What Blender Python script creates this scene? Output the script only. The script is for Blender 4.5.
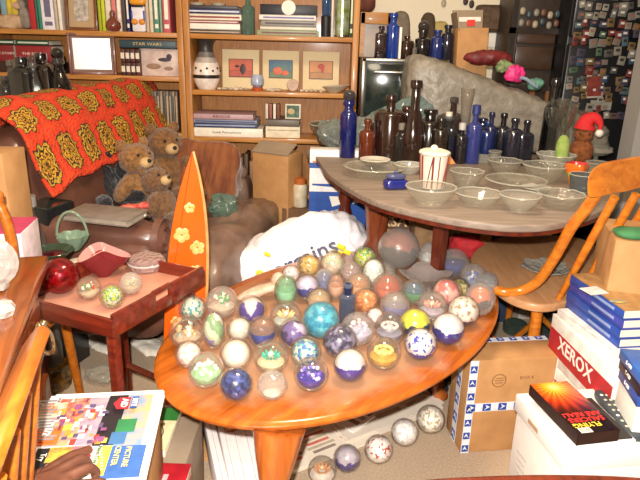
import bpy, bmesh, math, random
from mathutils import Vector, Matrix, Euler, noise
R = math.radians; PI = math.pi
for o in list(bpy.data.objects): bpy.data.objects.remove(o)
SC = bpy.context.scene; COL = SC.collection

# ------------------------------------------------------------------ camera
FPX = 600.0; HC = 1.25
up = Vector((47, 1810, FPX)).normalized()            # world Z in camera axes
yc = (Vector((0, 0, -1)) - up * up.dot(Vector((0, 0, -1)))).normalized()
xc = yc.cross(up)
RM = Matrix((xc, yc, up))                            # camera -> world
cd = bpy.data.cameras.new('camera'); cam = bpy.data.objects.new('camera', cd); COL.objects.link(cam)
cd.sensor_width = 36; cd.lens = 36 * FPX / 640; cd.clip_start = .02
cam.matrix_world = Matrix.Translation((0, 0, HC)) @ RM.to_4x4()
SC.camera = cam

# ------------------------------------------------------------------ light
w = bpy.data.worlds.new('world'); SC.world = w; w.use_nodes = True
w.node_tree.nodes['Background'].inputs[0].default_value = (1, .86, .7, 1)
w.node_tree.nodes['Background'].inputs[1].default_value = .05
def area(name, loc, rot, size, power, col):
    l = bpy.data.lights.new(name, 'AREA'); l.shape = 'DISK'; l.size = size; l.energy = power; l.color = col
    o = bpy.data.objects.new(name, l); COL.objects.link(o); o.location = loc; o.rotation_euler = rot; return o
area('camera_flash', (-.03, -.02, HC + .09), Euler((R(74), 0, 0)), .03, 60, (1, .95, .88))
area('ceiling_lamp_light', (.2, 1.6, 2.36), (0, 0, 0), .5, 24, (1, .80, .55))
area('room_lamp_light', (-.6, -.8, 2.3), Euler((R(30), 0, 0)), .7, 9, (1, .84, .62))
SC.view_settings.view_transform = 'Standard'; SC.view_settings.look = 'None'
SC.view_settings.exposure = .35; SC.view_settings.gamma = 1
try:
    SC.cycles.transparent_max_bounces = 48; SC.cycles.max_bounces = 10
except Exception: pass

# ------------------------------------------------------------------ helpers
def ray(px, py): return RM @ Vector((px - 320, 240 - py, -FPX))
def at(px, py, z):
    r = ray(px, py); t = (z - HC) / r.z; return Vector((0, 0, HC)) + r * t
def aty(px, py, y):
    r = ray(px, py); return Vector((0, 0, HC)) + r * (y / r.y)
def dep(p): return -(RM.transposed() @ (Vector(p) - Vector((0, 0, HC)))).z
def pxm(p): return dep(p) / FPX                      # metres per pixel at p

MATS = {}
def srgb(c):
    if isinstance(c, str):
        c = [int(c[i:i + 2], 16) / 255 for i in (0, 2, 4)]
    return tuple((x / 12.92 if x <= .04045 else ((x + .055) / 1.055) ** 2.4) for x in c) + (1,)
def base(name):
    m = bpy.data.materials.new(name); m.use_nodes = True; nt = m.node_tree
    return m, nt, nt.nodes['Principled BSDF']
def mat(c, rough=.5, metal=0, var=.12, scale=30, bump=0, spec=.5, coat=0, c2=None, stretch=None, sheen=0, key=None):
    """plain procedural material: base colour broken up by noise"""
    k = (c, rough, metal, var, scale, bump, spec, coat, c2, stretch, sheen)
    if k in MATS: return MATS[k]
    m, nt, b = base('surface_' + str(len(MATS)))
    col = srgb(c); N = nt.nodes; L = nt.links
    tc = N.new('ShaderNodeTexCoord'); mp = N.new('ShaderNodeMapping'); nz = N.new('ShaderNodeTexNoise')
    L.new(tc.outputs['Object'], mp.inputs[0]); L.new(mp.outputs[0], nz.inputs['Vector'])
    nz.inputs['Scale'].default_value = scale; nz.inputs['Detail'].default_value = 3
    if stretch: mp.inputs['Scale'].default_value = stretch
    cr = N.new('ShaderNodeValToRGB'); L.new(nz.outputs[0], cr.inputs[0])
    a = srgb(c2) if c2 else tuple(x * (1 - var) for x in col[:3]) + (1,)
    bb = col if c2 else tuple(min(1, x * (1 + var)) for x in col[:3]) + (1,)
    cr.color_ramp.elements[0].position = .35; cr.color_ramp.elements[1].position = .65
    cr.color_ramp.elements[0].color = a; cr.color_ramp.elements[1].color = bb
    L.new(cr.outputs[0], b.inputs['Base Color'])
    b.inputs['Roughness'].default_value = rough; b.inputs['Metallic'].default_value = metal
    b.inputs['Specular IOR Level'].default_value = spec
    b.inputs['Coat Weight'].default_value = coat; b.inputs['Coat Roughness'].default_value = .08
    b.inputs['Sheen Weight'].default_value = sheen
    if bump:
        bp = N.new('ShaderNodeBump'); bp.inputs['Strength'].default_value = bump; bp.inputs['Distance'].default_value = .01
        L.new(nz.outputs[0], bp.inputs['Height']); L.new(bp.outputs[0], b.inputs['Normal'])
    MATS[k] = m; return m
def wood(c1, c2, rough=.3, scale=8, axis='X', coat=.3, dust_haze=None):
    k = ('wood', c1, c2, rough, scale, axis, coat, dust_haze)
    if k in MATS: return MATS[k]
    m, nt, b = base('wood_' + str(len(MATS))); N = nt.nodes; L = nt.links
    tc = N.new('ShaderNodeTexCoord'); mp = N.new('ShaderNodeMapping')
    s = {'X': (1, 9, 9), 'Y': (9, 1, 9), 'Z': (9, 9, 1)}[axis]
    mp.inputs['Scale'].default_value = s
    L.new(tc.outputs['Object'], mp.inputs[0])
    nz = N.new('ShaderNodeTexNoise'); nz.inputs['Scale'].default_value = scale; nz.inputs['Detail'].default_value = 6
    nz.inputs['Distortion'].default_value = .6
    L.new(mp.outputs[0], nz.inputs['Vector'])
    cr = N.new('ShaderNodeValToRGB'); L.new(nz.outputs[0], cr.inputs[0])
    cr.color_ramp.elements[0].position = .3; cr.color_ramp.elements[1].position = .7
    cr.color_ramp.elements[0].color = srgb(c1); cr.color_ramp.elements[1].color = srgb(c2)
    out = cr.outputs[0]
    b.inputs['Roughness'].default_value = rough
    b.inputs['Coat Weight'].default_value = coat; b.inputs['Coat Roughness'].default_value = .12
    if dust_haze:                                        # flash haze and dusty film painted on the middle of the top: (colour, radius)
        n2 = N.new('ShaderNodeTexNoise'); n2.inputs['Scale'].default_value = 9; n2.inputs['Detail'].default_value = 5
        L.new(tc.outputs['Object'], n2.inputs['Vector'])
        m2 = N.new('ShaderNodeMapping'); m2.inputs['Scale'].default_value = dust_haze[1]
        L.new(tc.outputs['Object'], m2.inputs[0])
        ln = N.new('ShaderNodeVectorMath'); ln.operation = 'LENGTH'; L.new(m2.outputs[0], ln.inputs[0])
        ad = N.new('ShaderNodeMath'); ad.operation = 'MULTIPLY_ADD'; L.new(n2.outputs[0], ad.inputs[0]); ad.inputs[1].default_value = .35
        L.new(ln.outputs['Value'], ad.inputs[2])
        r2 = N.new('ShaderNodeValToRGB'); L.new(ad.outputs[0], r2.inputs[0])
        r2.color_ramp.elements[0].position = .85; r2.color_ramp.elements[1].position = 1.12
        r2.color_ramp.elements[0].color = (dust_haze[2],) * 3 + (1,); r2.color_ramp.elements[1].color = (.0, .0, .0, 1)
        mx = N.new('ShaderNodeMixRGB'); L.new(r2.outputs[0], mx.inputs[0]); L.new(out, mx.inputs[1]); mx.inputs[2].default_value = srgb(dust_haze[0])
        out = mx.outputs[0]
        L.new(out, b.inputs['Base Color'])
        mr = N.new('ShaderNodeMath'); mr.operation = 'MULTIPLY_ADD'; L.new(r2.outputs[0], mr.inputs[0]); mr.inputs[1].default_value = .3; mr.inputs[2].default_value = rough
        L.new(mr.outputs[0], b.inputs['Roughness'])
    else: L.new(out, b.inputs['Base Color'])
    MATS[k] = m; return m
def glass(c, cloud=.10, cc='dcd8d0', rough=.03, ior=1.5, bump=0, bs=60):
    """thin glass: clear tint, fresnel gloss and a light dusty film"""
    k = ('glass', c, cloud, cc, rough, ior, bump, bs)
    if k in MATS: return MATS[k]
    m = bpy.data.materials.new('glass_' + str(len(MATS))); m.use_nodes = True; nt = m.node_tree; N = nt.nodes; L = nt.links
    N.remove(N['Principled BSDF']); out = N['Material Output']
    tr = N.new('ShaderNodeBsdfTransparent'); tr.inputs[0].default_value = tuple(x ** .45 for x in srgb(c)[:3]) + (1,)
    df = N.new('ShaderNodeBsdfDiffuse'); df.inputs[0].default_value = srgb(cc)
    gl = N.new('ShaderNodeBsdfGlossy'); gl.inputs['Roughness'].default_value = rough; gl.inputs[0].default_value = (1, 1, 1, 1)
    m1 = N.new('ShaderNodeMixShader'); lw = N.new('ShaderNodeLayerWeight'); lw.inputs['Blend'].default_value = .25
    ml = N.new('ShaderNodeMath'); ml.operation = 'MULTIPLY_ADD'; L.new(lw.outputs['Facing'], ml.inputs[0]); ml.inputs[1].default_value = min(.6, cloud * 1.7); ml.inputs[2].default_value = cloud
    L.new(ml.outputs[0], m1.inputs[0]); L.new(tr.outputs[0], m1.inputs[1]); L.new(df.outputs[0], m1.inputs[2])
    fr = N.new('ShaderNodeFresnel'); fr.inputs[0].default_value = ior
    mn = N.new('ShaderNodeMath'); mn.operation = 'MINIMUM'; L.new(fr.outputs[0], mn.inputs[0]); mn.inputs[1].default_value = .32
    m2 = N.new('ShaderNodeMixShader'); L.new(mn.outputs[0], m2.inputs[0]); L.new(m1.outputs[0], m2.inputs[1]); L.new(gl.outputs[0], m2.inputs[2])
    L.new(m2.outputs[0], out.inputs[0])
    if bump:
        tc = N.new('ShaderNodeTexCoord'); v = N.new('ShaderNodeTexVoronoi'); v.inputs['Scale'].default_value = bs
        L.new(tc.outputs['Object'], v.inputs['Vector'])
        bp = N.new('ShaderNodeBump'); bp.inputs['Strength'].default_value = bump; bp.inputs['Distance'].default_value = .006
        L.new(v.outputs[0], bp.inputs['Height'])
        for n in (gl, df, fr): L.new(bp.outputs[0], n.inputs['Normal'])
    MATS[k] = m; return m
def emis(c, s):
    m, nt, b = base('lit_%s' % c); b.inputs['Emission Color'].default_value = srgb(c); b.inputs['Emission Strength'].default_value = s
    b.inputs['Base Color'].default_value = srgb(c); return m

def NB(): return bmesh.new()
def _mi(bm, n0, mi):
    bm.faces.ensure_lookup_table()
    for f in bm.faces[n0:]: f.material_index = mi
def rotm(rot):
    if rot is None: return Matrix.Identity(4)
    return rot.to_4x4() if isinstance(rot, Matrix) else Euler(rot).to_matrix().to_4x4()
def bx(bm, c, s, rot=None, bev=0, mi=0, seg=2):
    t = bmesh.new(); bmesh.ops.create_cube(t, size=1)
    for v in t.verts: v.co = Vector((v.co.x * s[0], v.co.y * s[1], v.co.z * s[2]))
    if bev: bmesh.ops.bevel(t, geom=t.edges[:] , offset=min(bev, min(s) * .45), segments=seg, affect='EDGES', profile=.5)
    merge(bm, t, Matrix.Translation(c) @ rotm(rot), mi)
def merge(bm, t, M=None, mi=None):
    if M is not None: bmesh.ops.transform(t, matrix=M, verts=t.verts)
    if mi is not None:
        for f in t.faces: f.material_index = mi
    me = bpy.data.meshes.new('tmp'); t.to_mesh(me); t.free(); bm.from_mesh(me); bpy.data.meshes.remove(me)
def tube(bm, pts, rad, n=10, mi=0, cap=True, flat=1.0):
    pts = [Vector(p) for p in pts]; k = len(pts)
    if not hasattr(rad, '__len__'): rad = [rad] * k
    rings = []; ref = None
    for i, p in enumerate(pts):
        d = (pts[min(i + 1, k - 1)] - pts[max(i - 1, 0)]).normalized()
        if ref is None: ref = Vector((0, 0, 1)) if abs(d.z) < .9 else Vector((1, 0, 0))
        a = (ref - d * ref.dot(d)).normalized(); b = d.cross(a); ref = a
        rings.append([bm.verts.new(p + (a * math.cos(2 * PI * j / n) + b * math.sin(2 * PI * j / n) * flat) * rad[i]) for j in range(n)])
    for i in range(k - 1):
        for j in range(n):
            f = bm.faces.new((rings[i][j], rings[i][(j + 1) % n], rings[i + 1][(j + 1) % n], rings[i + 1][j])); f.material_index = mi
    if cap:
        bm.faces.new(rings[0][::-1]).material_index = mi; bm.faces.new(rings[-1]).material_index = mi
def lathe(bm, prof, n=28, mi=0, c=(0, 0, 0), mod=None, mis=None, rot=None):
    t = bmesh.new(); rings = []
    for r, z in prof:
        if r < 1e-5: rings.append([t.verts.new((0, 0, z))])
        else:
            ring = []
            for j in range(n):
                a = 2 * PI * j / n; rr, zz = (r, z) if mod is None else mod(a, r, z)
                ring.append(t.verts.new((rr * math.cos(a), rr * math.sin(a), zz)))
            rings.append(ring)
    for i in range(len(rings) - 1):
        A, B = rings[i], rings[i + 1]; m_ = mis[i] if mis else mi
        for j in range(n):
            if len(A) == 1 and len(B) == 1: continue
            if len(A) == 1: f = t.faces.new((A[0], B[(j + 1) % n], B[j]))
            elif len(B) == 1: f = t.faces.new((A[j], A[(j + 1) % n], B[0]))
            else: f = t.faces.new((A[j], A[(j + 1) % n], B[(j + 1) % n], B[j]))
            f.material_index = m_
    bmesh.ops.recalc_face_normals(t, faces=t.faces)
    merge(bm, t, Matrix.Translation(c) @ rotm(rot))
def ball(bm, c, r, sub=2, mi=0, rot=None):
    if not hasattr(r, '__len__'): r = (r, r, r)
    t = bmesh.new(); bmesh.ops.create_icosphere(t, subdivisions=sub, radius=1)
    for v in t.verts: v.co = Vector((v.co.x * r[0], v.co.y * r[1], v.co.z * r[2]))
    merge(bm, t, Matrix.Translation(c) @ rotm(rot), mi)
def puff(bm, c, s, p=3.5, wr=.0, seed=0, rot=None, mi=0, cuts=14, ws=6, fur=0):
    t = bmesh.new(); bmesh.ops.create_cube(t, size=2); bmesh.ops.subdivide_edges(t, edges=t.edges[:], cuts=cuts, use_grid_fill=True)
    for v in t.verts:
        q = v.co; n_ = (abs(q.x) ** p + abs(q.y) ** p + abs(q.z) ** p) ** (1 / p)
        q = q / n_; d = Vector((q.x * s[0] / 2, q.y * s[1] / 2, q.z * s[2] / 2))
        if wr:
            k = noise.noise((d + Vector((seed * 3.1, seed, 0))) * ws); k2 = abs(noise.noise((d + Vector((0, seed * 2.3, seed))) * ws * 2.3))
            d += d.normalized() * (k * wr + (k2 - .3) * wr * .8)
        if fur: d += d.normalized() * random.uniform(-fur, fur)
        v.co = d
    merge(bm, t, Matrix.Translation(c) @ rotm(rot), mi)
def quad(bm, pts, mi=0):
    f = bm.faces.new([bm.verts.new(p) for p in pts]); f.material_index = mi; return f
def prism(bm, pts, h, M=None, mi=0, bev=0):
    """polygon in xy extruded by h in z"""
    t = bmesh.new(); vs = [t.verts.new((p[0], p[1], 0)) for p in pts]; f = t.faces.new(vs)
    e = bmesh.ops.extrude_face_region(t, geom=[f]); 
    for v in [g for g in e['geom'] if isinstance(g, bmesh.types.BMVert)]: v.co.z += h
    bmesh.ops.recalc_face_normals(t, faces=t.faces)
    if bev: bmesh.ops.bevel(t, geom=[x for x in t.edges if abs(x.verts[0].co.z - x.verts[1].co.z) < 1e-6], offset=bev, segments=3, affect='EDGES', profile=.5)
    merge(bm, t, M, mi)
def obj(name, bm, mats, parent=None, loc=None, rot=None, smooth=True, ang=40):
    me = bpy.data.meshes.new(name)
    bmesh.ops.remove_doubles(bm, verts=bm.verts, dist=1e-6)
    bm.to_mesh(me); bm.free()
    for m in (mats if isinstance(mats, (list, tuple)) else [mats]): me.materials.append(m)
    if smooth:
        me.polygons.foreach_set('use_smooth', [True] * len(me.polygons)); me.set_sharp_from_angle(angle=R(ang))
    o = bpy.data.objects.new(name, me); COL.objects.link(o)
    if parent: o.parent = parent
    if loc is not None: o.location = loc
    if rot is not None: o.rotation_euler = rot if not isinstance(rot, Matrix) else rot.to_euler()
    return o
def tag(o, label, cat, group=None, kind=None):
    o['label'] = label; o['category'] = cat
    if group: o['group'] = group
    if kind: o['kind'] = kind
    return o
def thing(name, label, cat, loc=(0, 0, 0), rot=(0, 0, 0), group=None):
    o = bpy.data.objects.new(name, None); COL.objects.link(o); o.empty_display_size = .05
    o.location = loc; o.rotation_euler = rot.to_euler() if isinstance(rot, Matrix) else rot
    return tag(o, label, cat, group)
def struct(name, bm, m, smooth=False):
    o = obj(name, bm, m, smooth=smooth); o['kind'] = 'structure'; return o
def box_struct(name, lo, hi, m):
    b = NB(); bx(b, [(a + c) / 2 for a, c in zip(lo, hi)], [c - a for a, c in zip(lo, hi)]); return struct(name, b, m)
FONTS = {}
def text(s, M, size, m, parent=None, ext=.0006, name='lettering', wx=1.0, bold=0, space=1.0):
    """real lettering mesh; M places the text plane (x = reading direction, z = normal)"""
    cu = bpy.data.curves.new('t', 'FONT'); cu.body = s; cu.size = size; cu.extrude = ext; cu.align_x = 'CENTER'; cu.align_y = 'CENTER'
    cu.offset = bold; cu.space_line = .85; cu.space_character = space; cu.resolution_u = 2
    o = bpy.data.objects.new('t', cu); COL.objects.link(o); bpy.context.view_layer.update()
    dg = bpy.context.evaluated_depsgraph_get(); me = bpy.data.meshes.new_from_object(o.evaluated_get(dg)); bpy.data.objects.remove(o)
    me.transform(Matrix.Diagonal((wx, 1, 1, 1))); me.materials.clear(); me.materials.append(m)
    t = bpy.data.objects.new(name, me); COL.objects.link(t)
    if parent: t.parent = parent
    t.matrix_basis = M; return t
def frameM(o, x, y):
    """matrix with origin o, x axis, y axis (orthonormalised), z normal"""
    x = Vector(x).normalized(); y = Vector(y); y = (y - x * y.dot(x)).normalized(); z = x.cross(y)
    M = Matrix((x, y, z)).transposed().to_4x4(); M.translation = Vector(o); return M
def spline(P, n=8, closed=True):
    out = []; k = len(P); P = [Vector(p) for p in P]
    rng = range(k if closed else k - 1)
    for i in rng:
        if closed: a, b, c, d = P[i - 1], P[i], P[(i + 1) % k], P[(i + 2) % k]
        else: a, b, c, d = P[max(i - 1, 0)], P[i], P[i + 1], P[min(i + 2, k - 1)]
        for j in range(n):
            t = j / n; out.append(.5 * ((2 * b) + (c - a) * t + (2 * a - 5 * b + 4 * c - d) * t * t + (3 * b - a - 3 * c + d) * t ** 3))
    if not closed: out.append(P[-1])
    return out

# ------------------------------------------------------------------ materials in common
SHELFW = wood('a2682a', 'c98c44', .45, 5, 'X', .1); SHELFV = wood('9c6428', 'c4863e', .45, 5, 'Z', .1)
BACKW = wood('9a6026', 'bd7e36', .5, 12, 'Z', .1)
CHAIRW = wood('b8621a', 'dd8a30', .3, 6, 'Y', .4); CHAIRX = wood('b35c16', 'da8528', .28, 5, 'X', .4)
DARKW = wood('3f140b', '6a2814', .3, 6, 'Z', .3)
CARD = mat('b98a58', .75, var=.06, scale=14, c2='aa7c4c'); CARDG = mat('9b8871', .8, var=.08, scale=12)
PAGES = mat('ece2cc', .8, var=.06, scale=90, stretch=(1, 1, 9))
WHITE = mat('ece6dc', .6, var=.03); BLACK = mat('16141a', .5, var=.1); PAPER = mat('e8dfd0', .75, var=.05, scale=8)
INK = mat('2b2530', .6); REDI = mat('b8242c', .6); GOLD = mat('d9a94a', .4)
FLASH_ = None

# ================================================================== SETTING
carpet = mat('b5a088', .95, var=.1, scale=160, bump=.25, c2='a28c74')
box_struct('floor', (-2.4, -1.6, -.04), (2.6, 3.9, 0), carpet)
cream = mat('f0e4ca', .85, var=.02, scale=4)
box_struct('wall_back', (-2.4, 3.72, 0), (2.6, 3.82, 2.45), cream)
box_struct('wall_left', (-2.4, -1.6, 0), (-2.3, 3.72, 2.45), cream)
box_struct('wall_rear', (-2.4, -1.7, 0), (2.6, -1.6, 2.45), cream)
box_struct('ceiling', (-2.4, -1.6, 2.45), (2.6, 3.9, 2.5), mat('e6ddcc', .9))
greyw = mat('8f8c88', .8, var=.03, scale=5)
pr = aty(622, 130, 2.75)
box_struct('wall_right', (pr.x, 2.63, 0), (2.6, 2.75, 2.45), greyw)
box_struct('wall_right', (2.5, -1.6, 0), (2.6, 2.63, 2.45), greyw)
box_struct('baseboard_back', (-2.3, 3.70, 0), (2.5, 3.72, .1), WHITE)
b = NB(); lathe(b, [(0, 2.45), (.26, 2.45), (.27, 2.41), (.2, 2.385), (0, 2.38)], 32)
tag(obj('ceiling_lamp', b, mat('f2e6cf', .4), None, (.2, 1.6, 0)), 'round frosted ceiling light fixed above the coffee table', 'lamp')

# ================================================================== BOOKCASE
YF = 3.3
def sx(px, py=60): return aty(px, py, YF).x
def sz(px, py): return aty(px, py, YF).z
def bookcase(x0, x1, shelves, label, y0=YF, y1=YF + .27, top=1.62):
    t = thing('bookcase', label, 'bookcase', (0, 0, 0)); pw = .032
    for x in (x0, x1 - pw):
        b = NB(); bx(b, (x + pw / 2, (y0 + y1) / 2, top / 2), (pw, y1 - y0, top), bev=.002); obj('side_panel', b, SHELFV, t)
    for z in list(shelves) + [top]:
        b = NB(); bx(b, ((x0 + x1) / 2, (y0 + y1) / 2, z - .0125), (x1 - x0 - 2 * pw, y1 - y0 - .01, .025), bev=.002); obj('shelf', b, SHELFW, t)
    b = NB(); bx(b, ((x0 + x1) / 2, y1 + .004, top / 2), (x1 - x0, .008, top)); obj('back_panel', b, BACKW, t)
    return t
Z1 = 1.272; Z2L = 1.05; Z2R = .985; Z3 = .735
XL0, XL1, XR0, XR1 = -1.80, sx(184), sx(184) + .003, sx(358)
bookcase(XL0, XL1, [.1, .42, .75, Z2L, Z1], 'left oak bookcase with a framed photo behind the sofa')
bookcase(XR0, XR1, [.1, .42, Z3, Z2R, Z1], 'right oak bookcase with a vase and three matted pictures')
def shelfbook(px0, px1, z, h, d, col, label, lean=0, tcol=None, y=None, cat='book', group='books standing on the shelves'):
    """upright book, spine to the camera"""
    x0, x1 = sx(px0), sx(px1); wd = max(.006, x1 - x0 - .001); y0 = (y or YF + .03)
    t = thing('book', label, cat, ((x0 + x1) / 2, y0, z), (0, R(lean), 0), group)
    b = NB(); th = .0018
    bx(b, (0, th, h / 2), (wd, th * 2, h), bev=.001); bx(b, (-wd / 2 + th / 2, d / 2, h / 2), (th, d, h)); bx(b, (wd / 2 - th / 2, d / 2, h / 2), (th, d, h))
    if tcol: bx(b, (0, -.0003, h * .55), (wd * .5, .001, h * .6), mi=1); bx(b, (0, -.0003, h * .12), (wd * .6, .001, h * .08), mi=1)
    obj('cover', b, [mat(col, .5, var=.08), mat(tcol or col, .5)], t)
    b = NB(); bx(b, (0, d / 2 + .002, h / 2), (max(.002, wd - 2 * th), d - .006, h - .008)); obj('pages', b, PAGES, t)
    return t
def flatbook(px0, px1, z, h, d, col, label, tcol=None, txt=None, y=None, group='books lying flat on the shelves', ts=.6, tc2=None, off=0):
    x0, x1 = sx(px0), sx(px1); wd = x1 - x0; y0 = y or YF + .02
    t = thing('book', label, 'book', ((x0 + x1) / 2, y0, z), (0, 0, R(off)), group)
    b = NB(); th = .0025
    bx(b, (0, .002, h / 2), (wd, .004, h), bev=.001); bx(b, (0, d / 2, th / 2), (wd, d, th)); bx(b, (0, d / 2, h - th / 2), (wd, d, th))
    if tcol: bx(b, (wd * .02, -.0004, h * .5), (wd * .9, .001, h * .3), mi=1)
    obj('cover', b, [mat(col, .45, var=.06), mat(tcol or col, .5)], t)
    b = NB(); bx(b, (0, d / 2 + .001, h / 2), (wd - .01, d - .008, h - 2 * th)); obj('pages', b, PAGES, t)
    if txt: text(txt, frameM((0, -.0012, h / 2), (1, 0, 0), (0, 0, 1)), h * ts, mat(tc2 or '3a2a2a', .6), t, wx=1.3)
    return t
# left case, top shelf --------------------------------------------------
ups = [(0, 6, '7fa6b8', 'pale blue'), (6, 11, 'd8c03c', 'yellow'), (11, 17, 'e2c948', 'gold'), (17, 22, '9a8f80', 'grey'), (33, 39, 'b3202a', 'red'), (39.5, 41.5, '2e7d68', 'thin green'),
       (42, 45, '3a8574', 'slim teal'), (45, 57.5, 'e6e3ea', 'wide white'), (58, 61, 'c9b8a0', 'narrow tan'), (61.5, 65, 'efe9df', 'slim ivory')]
for i, (a, c, col, nm) in enumerate(ups):
    nxt = 'behind the painted figurine' if a < 30 else 'left of the portrait frame'
    shelfbook(a, c, Z1, .26 - .01 * (i % 3), .17, col, '%s book upright on the top left shelf %s' % (nm, nxt), tcol='6a6480' if nm == 'wide white' else None, y=YF + .08 if a < 30 else YF + .02)
for i, (a, c, col, nm) in enumerate([(100, 103, 'a8b51f', 'lime green'), (103.5, 107, 'c9cf2c', 'yellow green'), (107.5, 113, 'ddd3bf', 'cream'), (113.5, 118, 'd27a78', 'rose pink'), (118.5, 123, 'e0c8bb', 'pale pink'),
        (123.5, 127, '4a4038', 'dark brown'), (127.5, 131, '1e2a66', 'navy blue'), (147, 150, 'cdb89c', 'beige'), (150.5, 154, 'd8cbb4', 'light tan'), (154.5, 160, '4f8c72', 'sea green'), (160.5, 163, '8ca890', 'pale green'), (163.5, 171, 'bf5a5e', 'brick red')]):
    shelfbook(a, c, Z1, .25 + .01 * (i % 2), .17, col, '%s book upright on the top left shelf %s' % (nm, 'beside the brown gourd' if a < 131 else 'right of the orange footed ornament'), tcol='efe5d8' if i in (4, 6, 9, 11) else None)
# figurine of carved stone before the books
t = thing('figurine', 'painted stone figurine of rocky ground with a grey figure on top left shelf', 'figurine', (sx(17), YF + .035, Z1))
b = NB(); puff(b, (-.03, .01, .035), (.19, .06, .07), 2.6, .012, 3, ws=20); obj('rock_base', b, mat('b09474', .8, c2='caa98a'), t)
b = NB(); puff(b, (.055, .0, .055), (.055, .05, .11), 2.4, .008, 5, ws=20); ball(b, (.045, 0, .12), (.02, .02, .024)); obj('figure', b, mat('7c7068', .8, c2='958a80'), t)
b = NB(); puff(b, (.02, .0, .115), (.07, .03, .035), 2.2, .006, 8, ws=20); obj('upper_figure', b, mat('c4a184', .8), t)
# framed portrait
def picframe(px0, px1, z, h, cols, label, name='framed_picture', y=None, fw=.016, mw=.03, tilt=-7, pic=None, fcol=('5c3218', '8a5228')):
    x0, x1 = sx(px0), sx(px1); wd = x1 - x0
    t = thing(name, label, 'picture frame', ((x0 + x1) / 2, y or YF + .05, z), (R(tilt), 0, 0))
    b = NB()
    for (c, s) in (((-wd / 2 + fw / 2, 0, h / 2), (fw, .016, h)), ((wd / 2 - fw / 2, 0, h / 2), (fw, .016, h)), ((0, 0, fw / 2), (wd - 2 * fw, .016, fw)), ((0, 0, h - fw / 2), (wd - 2 * fw, .016, fw))): bx(b, c, s, bev=.003)
    obj('frame', b, wood(fcol[0], fcol[1], .35, 8, 'X'), t)
    b = NB(); bx(b, (0, .005, h / 2), (wd - 2 * fw, .004, h - 2 * fw)); obj('mat_board', b, mat(cols[0], .8, var=.02), t)
    b = NB(); bx(b, (0, .0015, h / 2), (wd - 2 * fw - 2 * mw, .003, h - 2 * fw - 2 * mw)); obj('print', b, pic or mat(cols[1], .5, c2=cols[2], scale=40), t)
    return t
picframe(67, 98.5, Z1, .27, ('b79a74', 'cfc5b8', '8e8580'), 'brown wooden frame with tan mount and pale print on top left shelf', y=YF + .03)
# gourd figure
b = NB(); lathe(b, [(0, 0), (.03, .002), (.04, .02), (.038, .04), (.02, .06), (.013, .07), (.016, .085), (.01, .1), (0, .104)], 20)
tag(obj('gourd_bottle', b, mat('6a2f22', .3, coat=.5, c2='80402c'), None, (sx(115), YF + .015, Z1 + .001)), 'reddish brown gourd shaped pot before the books on top left shelf', 'ornament')
t = thing('ornament', 'white and blue ornament with orange feet and orange cap before the books', 'ornament', (sx(140), YF + .02, Z1))
b = NB(); bx(b, (0, .01, .065), (.07, .03, .13), bev=.01); obj('body', b, mat('e9e6ea', .4, c2='d7d2dc'), t)
for s in (-1, 1):
    b = NB(); puff(b, (s * .019, -.006, .05), (.034, .02, .03), 2.2); obj('foot', b, mat('d98a1e', .4), t)
    b = NB(); bx(b, (s * .032, -.006, .08), (.008, .008, .05), bev=.002); obj('stripe', b, mat('2a3f9a', .4), t)
b = NB(); puff(b, (0, .008, .15), (.085, .04, .045), 2.5); obj('cap', b, mat('e0961c', .4), t)
b = NB(); bx(b, (0, -.006, .127), (.06, .012, .012), bev=.003); obj('cap_band', b, BLACK, t)
# left case, middle shelf -------------------------------------------------
flatbook(-8, 12, Z2L + .055, .085, .17, '7e1a20', 'red book with white title at the far left of the middle shelf', txt='THE STORY', tc2='e8d8d0', ts=.2, y=YF + .03, group='red and green books behind the dark bottles')
flatbook(14, 50, Z2L + .055, .085, .17, '8c1c24', 'red book with white title behind the dark bottles on middle shelf', txt='THE STORY', tc2='e8d8d0', ts=.22, y=YF + .03, group='red and green books behind the dark bottles')
flatbook(-8, 13, Z2L + .142, .025, .17, '1f4534', 'dark green book lying on the far left red book', y=YF + .03, tcol='c9d2c4')
flatbook(15, 48, Z2L + .142, .025, .17, '234b38', 'dark green book lying on the red book behind the bottles', y=YF + .03, tcol='c9d2c4')
b = NB(); bx(b, (0, 0, .0275), (.36, .16, .055), bev=.003); tag(obj('storage_box', b, mat('3a2620', .7), None, (sx(22), YF + .115, Z2L)), 'dark low box under the red books on the middle left shelf', 'box')
t = GF = picframe(68, 113, Z2L, .21, ('8a6b60', 'ffffff', 'f0f0f0'), 'mauve wooden frame whose glass glares white in the flash', y=YF + .03, fw=.014, mw=.012, fcol=('6a3f38', '8a5a4c'), pic=mat('fbf8f8', .22, var=.01, spec=1, coat=1), tilt=-2); GF.rotation_euler = (R(-1), 0, R(17))  # print coloured white to stand for flash glare on its glass
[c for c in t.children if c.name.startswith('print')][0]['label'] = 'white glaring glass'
t = thing('picture_book', 'book with a painted cover of birds standing at right of middle left shelf', 'book', (sx(157), YF + .04, Z2L), (0, 0, 0))
b = NB(); bx(b, (0, .01, .07), (.205, .02, .14), bev=.002); obj('cover', b, mat('b9a29c', .5, c2='d7c4b8', scale=18), t)
b = NB(); puff(b, (.03, -.001, .085), (.07, .004, .02), 2); puff(b, (.055, -.001, .1), (.03, .004, .03), 2); obj('bird_picture', b, mat('3b3342', .5), t)
b = NB(); puff(b, (-.03, -.001, .05), (.08, .004, .03), 2); puff(b, (.05, -.001, .04), (.05, .004, .02), 2); obj('ground_picture', b, mat('93765f', .5), t)
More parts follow.
